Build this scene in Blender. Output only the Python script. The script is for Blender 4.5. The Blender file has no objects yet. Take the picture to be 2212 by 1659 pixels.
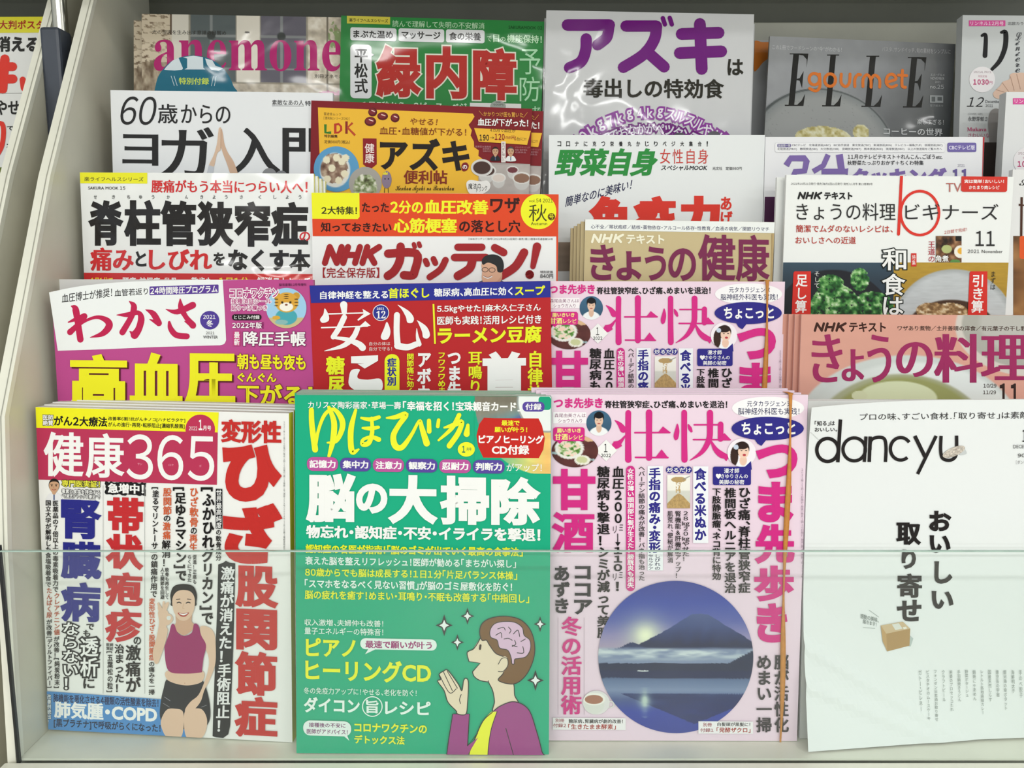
import bpy, math, random
import numpy as np
from mathutils import Vector, Matrix
from mathutils.geometry import tessellate_polygon
random.seed(7); np.random.seed(7)
S = bpy.context.scene
COL = S.collection
# ---------------------------------------------------------------- camera
FPX, CX, CY = 1735.0, 1106.0, 829.5
PITCH = math.radians(8.0); CP, SP = math.cos(PITCH), math.sin(PITCH)
CAMZ = 1.45
cd = bpy.data.cameras.new('camera'); cd.sensor_width = 36.0; cd.lens = FPX*36.0/2212.0
cd.clip_start = 0.01; cd.clip_end = 60
cam = bpy.data.objects.new('camera', cd); COL.objects.link(cam)
cam.location = (0, 0, CAMZ); cam.rotation_euler = (math.radians(90)-PITCH, 0, 0)
S.camera = cam
# ---------------------------------------------------------------- world, lamps, exposure
wd = bpy.data.worlds.new('store_air'); S.world = wd; wd.use_nodes = True
bg = wd.node_tree.nodes['Background']; bg.inputs[0].default_value = (0.88, 0.95, 1.0, 1); bg.inputs[1].default_value = 0.90
S.view_settings.view_transform = 'Standard'; S.view_settings.look = 'None'
S.view_settings.exposure = 0.0; S.view_settings.gamma = 1.0
S.view_settings.use_curve_mapping = False
LAMPS = [(-0.5, -0.9, .50), (1.7, -0.9, .50), (-1.6, -2.6, 1.0), (0.7, -2.6, 1.3), (3.0, -2.6, 1.4), (-1.5, -4.6, 1.6), (0.7, -4.6, 2.3), (2.9, -4.6, 2.3), (-.6, -7.0, 3.2), (1.9, -7.0, 3.6)]
LAMP_Z = CAMZ+1.32
for i, (lx, ly, lw) in enumerate(LAMPS):
    ld = bpy.data.lights.new('tube_light', 'AREA'); ld.shape = 'RECTANGLE'; ld.size = 1.2; ld.size_y = 0.13
    ld.energy = 22.0*lw; ld.color = (1.0, 1.0, 0.985)
    lo = bpy.data.objects.new('tube_light', ld); COL.objects.link(lo); lo.location = (lx, ly, LAMP_Z-0.035)

def lin(h):
    if isinstance(h, str):
        h = h.lstrip('#'); c = [int(h[i:i+2], 16)/255 for i in (0, 2, 4)]
    else: c = h
    return tuple(((x+0.055)/1.055)**2.4 if x > 0.04045 else x/12.92 for x in c)

# ---------------------------------------------------------------- materials
MATS = {}
def finish(nt, p, fin):
    """paper finish: 'matte', 'satin', 'gloss' - gloss gets the waviness of a laminated cover"""
    if fin == 'gloss':
        p.inputs['Roughness'].default_value = 0.10; p.inputs['Specular IOR Level'].default_value = 0.42
        tc = nt.nodes.new('ShaderNodeNewGeometry'); n = nt.nodes.new('ShaderNodeTexNoise'); n.inputs['Scale'].default_value = 9; n.inputs['Detail'].default_value = 2
        n.inputs['Distortion'].default_value = 0.6
        b = nt.nodes.new('ShaderNodeBump'); b.inputs['Strength'].default_value = 0.6; b.inputs['Distance'].default_value = 0.012
        nt.links.new(tc.outputs['Position'], n.inputs['Vector']); nt.links.new(n.outputs[0], b.inputs['Height']); nt.links.new(b.outputs[0], p.inputs['Normal'])
    elif fin == 'satin':
        p.inputs['Roughness'].default_value = 0.45; p.inputs['Specular IOR Level'].default_value = 0.14
    else:
        p.inputs['Roughness'].default_value = 0.7; p.inputs['Specular IOR Level'].default_value = 0.1
def mat(color, fin='satin'):
    k = (color, fin)
    if k in MATS: return MATS[k]
    m = bpy.data.materials.new('ink_%s_%s' % (str(color).lstrip('#'), fin)); m.use_nodes = True
    nt = m.node_tree; p = nt.nodes['Principled BSDF']
    p.inputs['Base Color'].default_value = (*lin(color), 1); finish(nt, p, fin)
    MATS[k] = m; return m
def picmat(fin):
    k = ('pic', fin)
    if k in MATS: return MATS[k]
    m = bpy.data.materials.new('printed_picture_'+fin); m.use_nodes = True
    nt = m.node_tree; p = nt.nodes['Principled BSDF']
    a = nt.nodes.new('ShaderNodeAttribute'); a.attribute_name = 'ink'
    nt.links.new(a.outputs['Color'], p.inputs['Base Color']); finish(nt, p, fin)
    MATS[k] = m; return m
def paintmat(name, color, rough=0.45, scale=40, var=0.06, metal=0.0, spec=0.5, bump=0.0):
    m = bpy.data.materials.new(name); m.use_nodes = True
    nt = m.node_tree; p = nt.nodes['Principled BSDF']
    c = lin(color)
    tc = nt.nodes.new('ShaderNodeNewGeometry'); n = nt.nodes.new('ShaderNodeTexNoise'); n.inputs['Scale'].default_value = scale; n.inputs['Detail'].default_value = 4
    r = nt.nodes.new('ShaderNodeValToRGB')
    r.color_ramp.elements[0].color = (*[x*(1-var) for x in c], 1); r.color_ramp.elements[1].color = (*[min(1, x*(1+var)) for x in c], 1)
    r.color_ramp.elements[0].position = 0.3; r.color_ramp.elements[1].position = 0.7
    nt.links.new(tc.outputs['Position'], n.inputs['Vector']); nt.links.new(n.outputs[0], r.inputs[0]); nt.links.new(r.outputs[0], p.inputs['Base Color'])
    p.inputs['Roughness'].default_value = rough; p.inputs['Metallic'].default_value = metal; p.inputs['Specular IOR Level'].default_value = spec
    if bump:
        b = nt.nodes.new('ShaderNodeBump'); b.inputs['Strength'].default_value = bump; b.inputs['Distance'].default_value = 0.001
        nt.links.new(n.outputs[0], b.inputs['Height']); nt.links.new(b.outputs[0], p.inputs['Normal'])
    return m
def pagemat():
    if 'pages' in MATS: return MATS['pages']
    m = bpy.data.materials.new('page_edges'); m.use_nodes = True; nt = m.node_tree; p = nt.nodes['Principled BSDF']
    tc = nt.nodes.new('ShaderNodeTexCoord'); mp = nt.nodes.new('ShaderNodeMapping'); mp.inputs['Scale'].default_value = (3, 2600, 3)
    n = nt.nodes.new('ShaderNodeTexNoise'); n.inputs['Scale'].default_value = 1; n.inputs['Detail'].default_value = 2
    r = nt.nodes.new('ShaderNodeValToRGB'); r.color_ramp.elements[0].position = .3; r.color_ramp.elements[1].position = .7
    r.color_ramp.elements[0].color = (.50, .50, .48, 1); r.color_ramp.elements[1].color = (.88, .88, .86, 1)
    nt.links.new(tc.outputs['Object'], mp.inputs[0]); nt.links.new(mp.outputs[0], n.inputs['Vector']); nt.links.new(n.outputs[0], r.inputs[0]); nt.links.new(r.outputs[0], p.inputs['Base Color'])
    p.inputs['Roughness'].default_value = .8
    MATS['pages'] = m; return m

# ---------------------------------------------------------------- pixel rays -> world
def rays(px):
    """px (n,2) photo pixels -> (n,3) world directions with unit depth along the view axis"""
    px = np.asarray(px, float); x = (px[:, 0]-CX)/FPX; y = (CY-px[:, 1])/FPX
    return np.stack([x, y*SP+CP, y*CP-SP], 1)
CAMP = np.array([0, 0, CAMZ])
def at(x, y, d): return CAMP+rays([(x, y)])[0]*d
def project(P):
    Q = P-CAMP; z = Q[:, 1]*CP-Q[:, 2]*SP; y = Q[:, 1]*SP+Q[:, 2]*CP
    return np.stack([CX+FPX*Q[:, 0]/z, CY-FPX*y/z], 1), z

def fast_mesh(name, V, F, mi, mats, colors=None):
    me = bpy.data.meshes.new(name)
    V = np.ascontiguousarray(V, np.float32); F = np.ascontiguousarray(F, np.int32)
    me.vertices.add(len(V)); me.vertices.foreach_set('co', V.ravel())
    me.loops.add(F.size); me.loops.foreach_set('vertex_index', F.ravel())
    me.polygons.add(len(F)); me.polygons.foreach_set('loop_start', np.arange(0, F.size, F.shape[1], dtype=np.int32))
    me.polygons.foreach_set('material_index', np.ascontiguousarray(mi, np.int32))
    for m in mats: me.materials.append(m)
    if colors is not None:
        a = me.color_attributes.new('ink', 'FLOAT_COLOR', 'POINT'); a.data.foreach_set('color', np.ascontiguousarray(colors, np.float32).ravel())
    me.update(); return me
def py_mesh(name, V, F, mats, mi=None):
    me = bpy.data.meshes.new(name); me.from_pydata([tuple(map(float, v)) for v in V], [], F)
    for m in mats: me.materials.append(m)
    if mi: me.polygons.foreach_set('material_index', mi)
    me.update(); return me
def link(name, me, parent=None):
    o = bpy.data.objects.new(name, me); COL.objects.link(o)
    if parent: o.parent = parent
    return o
def box_vf(x0, x1, y0, y1, z0, z1, V, F):
    b = len(V)
    V += [(x0, y0, z0), (x1, y0, z0), (x1, y1, z0), (x0, y1, z0), (x0, y0, z1), (x1, y0, z1), (x1, y1, z1), (x0, y1, z1)]
    F += [tuple(b+i for i in f) for f in ((0, 3, 2, 1), (4, 5, 6, 7), (0, 1, 5, 4), (1, 2, 6, 5), (2, 3, 7, 6), (3, 0, 4, 7))]

# ---------------------------------------------------------------- glyphs
HALF = set('、。・「」！（）［］[]()：“”…')
DIG = {ord(c): ord(c)+0xFEE0 for c in '0123456789'}
VROT = set('ー「」()（）[]［］〜～…→-－【】―')
GL = {}
LV = [13]
def glyph_meshes(keys):
    """keys: set of (char, res). Builds all outlines in one evaluation of the built-in font."""
    objs = []
    def mk(s, res):
        c = bpy.data.curves.new('g', 'FONT'); c.body = s; c.size = 1; c.resolution_u = res
        o = bpy.data.objects.new('g', c); COL.objects.link(o); return o
    for k in keys:
        ch, res = k
        a = mk(ch, res); b = mk(ch+ch, 1) if ord(ch) < 0x2000 or ord(ch) > 0x1D000 else None
        objs.append((k, a, b))
    cj = (mk('一', 1), mk('一一', 1)); bpy.context.view_layer.update(); dg = bpy.context.evaluated_depsgraph_get()
    def get(o):
        e = o.evaluated_get(dg); m = e.to_mesh(); n = len(m.vertices)
        V = np.empty(n*3); m.vertices.foreach_get('co', V); V = V.reshape(-1, 3)[:, :2].copy()
        m.calc_loop_triangles(); T = np.empty(len(m.loop_triangles)*3, np.int32); m.loop_triangles.foreach_get('vertices', T); e.to_mesh_clear()
        return V, T.reshape(-1, 3)
    wd_ = lambda V: (V[:, 0].max()-V[:, 0].min()) if len(V) else 0
    cadv = wd_(get(cj[1])[0])-wd_(get(cj[0])[0])
    for k, a, b in objs:
        V, T = get(a)
        adv = cadv if b is None else wd_(get(b)[0])-wd_(V)
        if len(T):
            a2 = (V[T[:, 1]]-V[T[:, 0]]); b2 = (V[T[:, 2]]-V[T[:, 0]]); neg = a2[:, 0]*b2[:, 1]-a2[:, 1]*b2[:, 0] < 0
            T[neg] = T[neg][:, ::-1]
        E = set()
        for t in T.tolist():
            for i in range(3):
                p, q = t[i], t[(i+1) % 3]
                if (q, p) in E: E.discard((q, p))
                else: E.add((p, q))
        B = np.array(sorted(E), np.int32).reshape(-1, 2)
        GL[k] = (V, T, B, adv)
    for _, a, b in objs+[(0, *cj)]:
        for o in (a, b):
            if o is not None: c = o.data; bpy.data.objects.remove(o); bpy.data.curves.remove(c)
    GL['adv'] = cadv
SG = {}
def stroke_geom(key, V, B, wx, wy, nlv):
    """thicken an outline outwards: a quad outside every boundary edge, mitred at the corners (ellipse wx, wy)"""
    if not len(B) or wx <= 0: return np.zeros((0, 3)), np.zeros((0, 3), int)
    kk = (key, round(wx, 5), round(wy, 5), nlv)
    if kk in SG: return SG[kk]
    k = np.array([1.0, wx/max(wy, 1e-4)]); P = V*k
    a, b = P[B[:, 0]], P[B[:, 1]]; t = b-a; L = np.linalg.norm(t, axis=1, keepdims=True); ok = L[:, 0] > 1e-7
    B = B[ok]; a, b, t, L = a[ok], b[ok], t[ok], L[ok]
    t = t/L; n = np.stack([t[:, 1], -t[:, 0]], 1)*wx; m = len(a); i = np.arange(m)
    lv = -1.0-((i*7) % nlv)
    Q = [np.column_stack([p, lv]) for p in (a, a+n, b+n, b)]; F = [np.stack([i, i+m, i+2*m], 1), np.stack([i, i+2*m, i+3*m], 1)]
    nb = 4*m; out = {}
    for e, (p, q) in enumerate(B.tolist()): out.setdefault(p, []).append(e)
    JV, JF = [], []
    for e, (p, q) in enumerate(B.tolist()):
        for f in out.get(q, ()):
            t1, t2 = t[e], t[f]; cr = t1[0]*t2[1]-t1[1]*t2[0]; d = t1.dot(t2)
            if cr < 0.05 and d > 0: continue
            if cr < 0: continue
            c = P[q]; n1, n2 = n[e], n[f]; z = lv[e]-.5; base = nb+len(JV)
            if d > -0.55:
                mt = (n1+n2)/(1+d); JV += [(*c, z), (*(c+n1), z), (*(c+mt), z), (*(c+n2), z)]; JF += [(base, base+1, base+2), (base, base+2, base+3)]
            else:
                JV += [(*c, z), (*(c+n1), z), (*(c+n1+t1*wx*.8), z), (*(c+n2-t2*wx*.8), z), (*(c+n2), z)]; JF += [(base, base+1, base+2), (base, base+2, base+3), (base, base+3, base+4)]
    if JV: Q.append(np.array(JV)); F.append(np.array(JF))
    Q = np.concatenate(Q); Q[:, :2] /= k
    SG[kk] = (Q, np.concatenate(F)); return SG[kk]
def plen(key, V, B):
    if key not in PL: PL[key] = float(np.linalg.norm(V[B[:, 0]]-V[B[:, 1]], axis=1).sum()) if len(B) else 1.0
    return PL[key]
PL = {}
def compose(s, vert, w, wy, res, sp, ow=0.0):
    Vs, Fs = [], []; pen = 0.0; nb = 0; em = GL['adv']
    for ch in s:
        if ch == ' ': pen += 0.32*em if not vert else 0.5*em; continue
        if ch == '　': pen += em; continue
        V, T, B, adv = GL[(ch, res)]
        if not len(V): pen += adv; continue
        we, wye = w, wy
        if w > .02:
            f = min(1.0, max(.5, 12.5/plen((ch, res), V, B))); we, wye = w*f, wy*f
            if 0x4E00 <= ord(ch) <= 0x9FFF and wy == w: wye = wye*.62
        we += ow; wye += ow
        Q, QF = stroke_geom((ch, res), V, B, we, wye, LV[0]); Q = Q.copy(); nv0 = len(V)
        V = np.vstack([V, Q[:, :2]]) if len(Q) else V
        V = V.copy(); half = ch in HALF; hs = 0.0
        if 0xFF10 <= ord(ch) <= 0xFF19 and not vert:
            lo_, hi_ = V[:, 0].min(), V[:, 0].max(); V[:, 0] += .04*em-lo_; adv = max(hi_-lo_, .40*em)+.09*em
            if ch == '１': V[:, 0] += .0*em; adv = hi_-lo_+.16*em
        elif half and not vert:
            c_ = (V[:, 0].min()+V[:, 0].max())/2; adv = min(adv, .5*em); V[:, 0] += adv/2-c_
        if vert:
            if ch in VROT:
                c = np.array([em/2, 0.38*em]); V = V-c; V = np.stack([V[:, 1], -V[:, 0]], 1); V = V+c
                if ch in 'ー': V[:, 0] = 2*em/2-V[:, 0]
            elif ch in '、。': V = V+np.array([0.6*em, 0.6*em])
            elif ord(ch) < 0x2000 or ord(ch) > 0x1D000: V = V+np.array([em/2-(V[:, 0].min()+V[:, 0].max())/2, 0])
            if half and ch != '！':
                c_ = (V[:, 1].min()+V[:, 1].max())/2; V[:, 1] += .63*em-c_; off = np.array([0, -pen]); pen += .5*em+sp
            else: off = np.array([0, -pen]); pen += em+sp
        else:
            off = np.array([pen, 0]); pen += adv+sp
        V = V+off
        zz = np.full(len(V), float(len(Vs) % 2)); zz[nv0:] = Q[:, 2] if len(Q) else 0
        Vs.append(np.column_stack([V, zz])); Fs.append(T+nb)
        if len(Q): Fs.append(QF+nb+nv0)
        nb += len(V)
    if not Vs: return np.zeros((0, 3)), np.zeros((0, 3), int)
    return np.concatenate(Vs), np.concatenate(Fs)
def ser(s):
    o = ''
    for c in s:
        if 'A' <= c <= 'Z': o += chr(0x1D400+ord(c)-65)
        elif 'a' <= c <= 'z': o += chr(0x1D41A+ord(c)-97)
        elif '0' <= c <= '9': o += chr(0x1D7CE+ord(c)-48)
        else: o += c
    return o
def scr(s): return ''.join(chr(0x1D4D0+ord(c)-65) if 'A' <= c <= 'Z' else chr(0x1D4EA+ord(c)-97) if 'a' <= c <= 'z' else c for c in s)
def ital(s): return ''.join(chr(0x1D468+ord(c)-65) if 'A' <= c <= 'Z' else chr(0x1D482+ord(c)-97) if 'a' <= c <= 'z' else c for c in s)

def smooth(pts, closed=True, n=6):
    P = np.array(pts, float); m = len(P); out = []
    rng = range(m) if closed else range(m-1)
    for i in rng:
        if closed: a, b, c, d = P[(i-1) % m], P[i], P[(i+1) % m], P[(i+2) % m]
        else: a, b, c, d = P[max(i-1, 0)], P[i], P[i+1], P[min(i+2, m-1)]
        for k in range(n):
            t = k/n; out.append(0.5*((2*b)+(-a+c)*t+(2*a-5*b+4*c-d)*t*t+(-a+3*b-3*c+d)*t**3))
    if not closed: out.append(P[-1])
    return np.array(out)
def vnoise(X, Y, seed=0, octs=3):
    rs = np.random.RandomState(seed); out = np.zeros_like(X, float); amp = 1; tot = 0
    for o in range(octs):
        g = rs.rand(64, 64); xi = np.floor(X).astype(int); yi = np.floor(Y).astype(int); fx = X-xi; fy = Y-yi
        fx = fx*fx*(3-2*fx); fy = fy*fy*(3-2*fy)
        a = g[yi % 64, xi % 64]; b = g[yi % 64, (xi+1) % 64]; c = g[(yi+1) % 64, xi % 64]; d = g[(yi+1) % 64, (xi+1) % 64]
        out += amp*((a*(1-fx)+b*fx)*(1-fy)+(c*(1-fx)+d*fx)*fy); tot += amp; amp *= .5; X = X*2+7.3; Y = Y*2+3.1
    return out/tot
def ramp(t, stops):
    t = np.clip(t, stops[0][0], stops[-1][0]); xs = [s[0] for s in stops]; cs = [[int(s[1][i:i+2], 16)/255 for i in (1, 3, 5)] for s in stops]
    return np.stack([np.interp(t, xs, [c[k] for c in cs]) for k in range(3)], -1)
def lay(img, maskf, col):
    c = np.array([int(col[i:i+2], 16)/255 for i in (1, 3, 5)]) if isinstance(col, str) else col
    m = np.clip(maskf, 0, 1)[..., None]; return img*(1-m)+c*m
def ell(X, Y, cx, cy, rx, ry, soft=0.06):
    return np.clip((1-np.sqrt(((X-cx)/rx)**2+((Y-cy)/ry)**2))/soft+.5, 0, 1)
def flat(X, col):
    return lay(np.zeros(X.shape+(3,)), np.ones(X.shape), col)

# ---------------------------------------------------------------- magazines
MAGS = []
class Mag:
    """one magazine: a cover wrapped round a block of pages, with the print lying on the front"""
    def __init__(s, name, label, cat, TL, TR, d, lean, floor, T=0.005, base='#f0f0ee', fin='satin', spine='right', spinecol=None, slopes=(0, 0, 1, 0), group=None, bend=None, H=None, mp=None, dR=None, drop=0.0):
        s.name, s.label, s.cat, s.thk, s.base, s.fin, s.spine, s.group, s.bend = name, label, cat, T, base, fin, spine, group, bend
        s.spinecol = spinecol or base; s.slopes = slopes; s.items = []; s.v = (0, 0, 1); s.z = 1; s.mp = mp; s.part = 'cover_lettering'
        a, b = at(*TL, d), at(*TR, dR or d)
        s.e1 = (b-a)/np.linalg.norm(b-a); s.W = np.linalg.norm(b-a)
        L = math.radians(lean); up = np.array([0, math.sin(L), math.cos(L)]); up = up-up.dot(s.e1)*s.e1; s.up = up/np.linalg.norm(up)
        s.n = np.cross(s.e1, s.up); s.O = a
        zt = (a[2]+b[2])/2
        s.H = H or (zt-floor)/s.up[2]
        if H is None:
            low = min(a[2], b[2])-s.up[2]*s.H   # lowest corner on the board
            s.H -= (floor-low)/s.up[2]
        s.base_pt = s.O+s.e1*s.W/2-s.up*s.H
        MAGS.append(s)
    # local (u right, v down, w toward viewer)
    def surf(s, u, v):
        du = dv = dw = 0*u
        if s.bend is not None: du, dv, dw = s.bend(u, v)
        return u+du, v+dv, dw
    def world(s, u, v, w): return s.O+np.outer(u, s.e1)-np.outer(v, s.up)+np.outer(w, s.n)
    def uv(s, px):
        R = rays(px); t = ((s.O-CAMP)@s.n)/(R@s.n); P = CAMP+R*t[:, None]-s.O
        u, v = P@s.e1, -(P@s.up)
        if s.bend is not None:
            px = np.asarray(px, float)
            for _ in range(7):
                a, b, c = s.surf(u, v); q, z = project(s.world(a, b, c)); e = px-q
                u = u+e[:, 0]*z/FPX; v = v+e[:, 1]*z/FPX
        return u, v
    def local(s, px, lift):
        u, v = s.uv(px); a, b, c = s.surf(u, v)
        return np.stack([a-s.W/2, -(c+lift), s.H-b], 1)
    # ---- drawing, in the units of the current view
    def step(s):
        dz = 0.6
        for it in s.items[::-1]:
            if it[0] != 'text': break
            dz = max(dz, ((44 if text_res(it) > 3 else 16)*1.5/30+.1)*(2 if it[7] else 1)+.1)
        s.z += dz
    def view(s, ox, oy, k): s.v = (ox, oy, k); return s
    def P(s, pts):
        p = np.asarray(pts, float).reshape(-1, 2)/s.v[2]+np.array([s.v[0], s.v[1]])
        return s.mp(p) if s.mp else p
    def sl(s, ypx):
        y0, s0, y1, s1 = s.slopes; t = (ypx-y0)/(y1-y0); t = min(max(t, -0.3), 1.3); return s0+(s1-s0)*t
    def poly(s, pts, col, part=None, keep=False):
        s.step()
        s.items.append(('poly', part or 'printed_panel', s.P(pts), col, s.z)); return s
    def blob(s, pts, col, part=None, n=6, out=None, ow=4):
        q = smooth(pts, True, n); s.poly(q, col, part)
        if out: s.line(np.vstack([q, q[:1]]), ow, out, part, sm=False)
        return s
    def rect(s, x0, y0, x1, y1, col, part=None, r=0, slope=None, rough=0):
        if r:
            pts = []
            for cx, cy, a in ((x1-r, y0+r, -90), (x1-r, y1-r, 0), (x0+r, y1-r, 90), (x0+r, y0+r, 180)):
                for k in range(6): t = math.radians(a+k*18); pts.append((cx+r*math.cos(t), cy+r*math.sin(t)))
        elif rough:
            rr = random.Random(int(x0*7+y0)); pts = []
            n = max(4, int((x1-x0)/14)); m = max(4, int((y1-y0)/14)); j = lambda: rr.uniform(-rough, rough)
            pts += [(x0+(x1-x0)*i/n, y0+j()) for i in range(n)]+[(x1+j(), y0+(y1-y0)*i/m) for i in range(m)]
            pts += [(x1-(x1-x0)*i/n, y1+j()) for i in range(n)]+[(x0+j(), y1-(y1-y0)*i/m) for i in range(m)]
        elif s.bend is not None:
            N = 16; pts = [(x0+(x1-x0)*i/N, y0) for i in range(N)]+[(x1, y0+(y1-y0)*i/N) for i in range(N)]+[(x1-(x1-x0)*i/N, y1) for i in range(N)]+[(x0, y1-(y1-y0)*i/N) for i in range(N)]
        else: pts = [(x0, y0), (x1, y0), (x1, y1), (x0, y1)]
        pts = np.array(pts, float)
        k = s.sl(s.P([(x0, (y0+y1)/2)])[0, 1]) if slope is None else slope
        pts[:, 1] += k*(pts[:, 0]-(x0+x1)/2)
        return s.poly(pts, col, part)
    def circ(s, cx, cy, r, col, part=None, ry=None, n=36):
        ry = ry or r; t = np.linspace(0, 2*math.pi, n, endpoint=False)
        return s.poly(np.stack([cx+r*np.cos(t), cy+ry*np.sin(t)], 1), col, part)
    def ring(s, cx, cy, r, w, col, part=None, ry=None):
        ry = ry or r; t = np.linspace(0, 2*math.pi, 37); return s.line(np.stack([cx+r*np.cos(t), cy+ry*np.sin(t)], 1), w, col, part, sm=False)
    def line(s, pts, w, col, part=None, sm=True, cap=True, n=6):
        """a drawn stroke; w a number or one per control point"""
        P = np.array(pts, float); ws = np.full(len(P), float(w)) if np.isscalar(w) else np.array(w, float)
        if sm and len(P) > 2: Q = smooth(np.column_stack([P, ws]), False, n); P, ws = Q[:, :2], np.abs(Q[:, 2])
        keep = [0]+[i for i in range(1, len(P)) if np.linalg.norm(P[i]-P[i-1]) > 1e-3]; P, ws = P[keep], ws[keep]
        V, F = [], []; m = len(P)
        if m < 2: return s
        T = np.gradient(P, axis=0); T /= np.linalg.norm(T, axis=1, keepdims=True)+1e-9; N = np.stack([-T[:, 1], T[:, 0]], 1)
        for i in range(m): V += [P[i]+N[i]*ws[i]/2, P[i]-N[i]*ws[i]/2]
        for i in range(m-1): a = 2*i; F += [(a, a+1, a+3), (a, a+3, a+2)]
        if cap:
            for c, wv in ((P[0], ws[0]), (P[-1], ws[-1])):
                b = len(V); V += [c+wv/2*np.array([math.cos(t), math.sin(t)]) for t in np.linspace(0, 2*math.pi, 12, endpoint=False)]
                F += [(b, b+k, b+k+1) for k in range(1, 11)]
        s.step()
        zl = np.repeat(np.arange(m), 2)*.28; zl = np.concatenate([zl, np.full(len(V)-2*m, -1.5)]) if len(V) > 2*m else zl
        s.items.append(('tris', part or 'printed_drawing', s.P(V), np.array(F), col, s.z, zl)); return s
    def text(s, t, x0, y0, x1, y1, col='#1d1a1a', w=0.02, part=None, vert=False, ol=None, slant=0.0, slope=None, wy=None, res=None, sp=0.0, arc=0.0, vs=0.0):
        if w > 0.026: w = 0.026+(w-0.026)*.78
        t = t.translate(DIG)
        s.items.append(('text', part or s.part, t, (x0, y0, x1, y1), col, w, vert, ol, slant, slope, wy or w, res, sp, arc, s.v, s.z, vs)); return s
    def T(s, rows, **k):
        for r in rows: s.text(*r, **k)
        return s
    def V(s, rows, **k):
        for r in rows: s.text(*r, vert=True, **k)
        return s
    def pic(s, x0, y0, x1, y1, f, part='printed_picture', nx=None, ny=None, shape='rect', slope=None):
        s.step(); s.items.append(('pic', part, (x0, y0, x1, y1), f, nx, ny, shape, s.v, s.z, slope)); return s

def text_res(it):
    x0, y0, x1, y1 = it[3]; k = it[14][2]; n = max(1, len(it[2])); big = max((y1-y0), (x1-x0))/k/n if not it[6] else (x1-x0)/k
    size = (y1-y0)/k if not it[6] else (x1-x0)/k
    return it[11] or (2 if size < 16 else 3 if size < 60 else 5)

def rs_shear(px, c, slope, slant):
    q = px-c; return c+np.stack([q[:, 0]+slant*q[:, 1], q[:, 1]+slope*q[:, 0]], 1)

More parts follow.
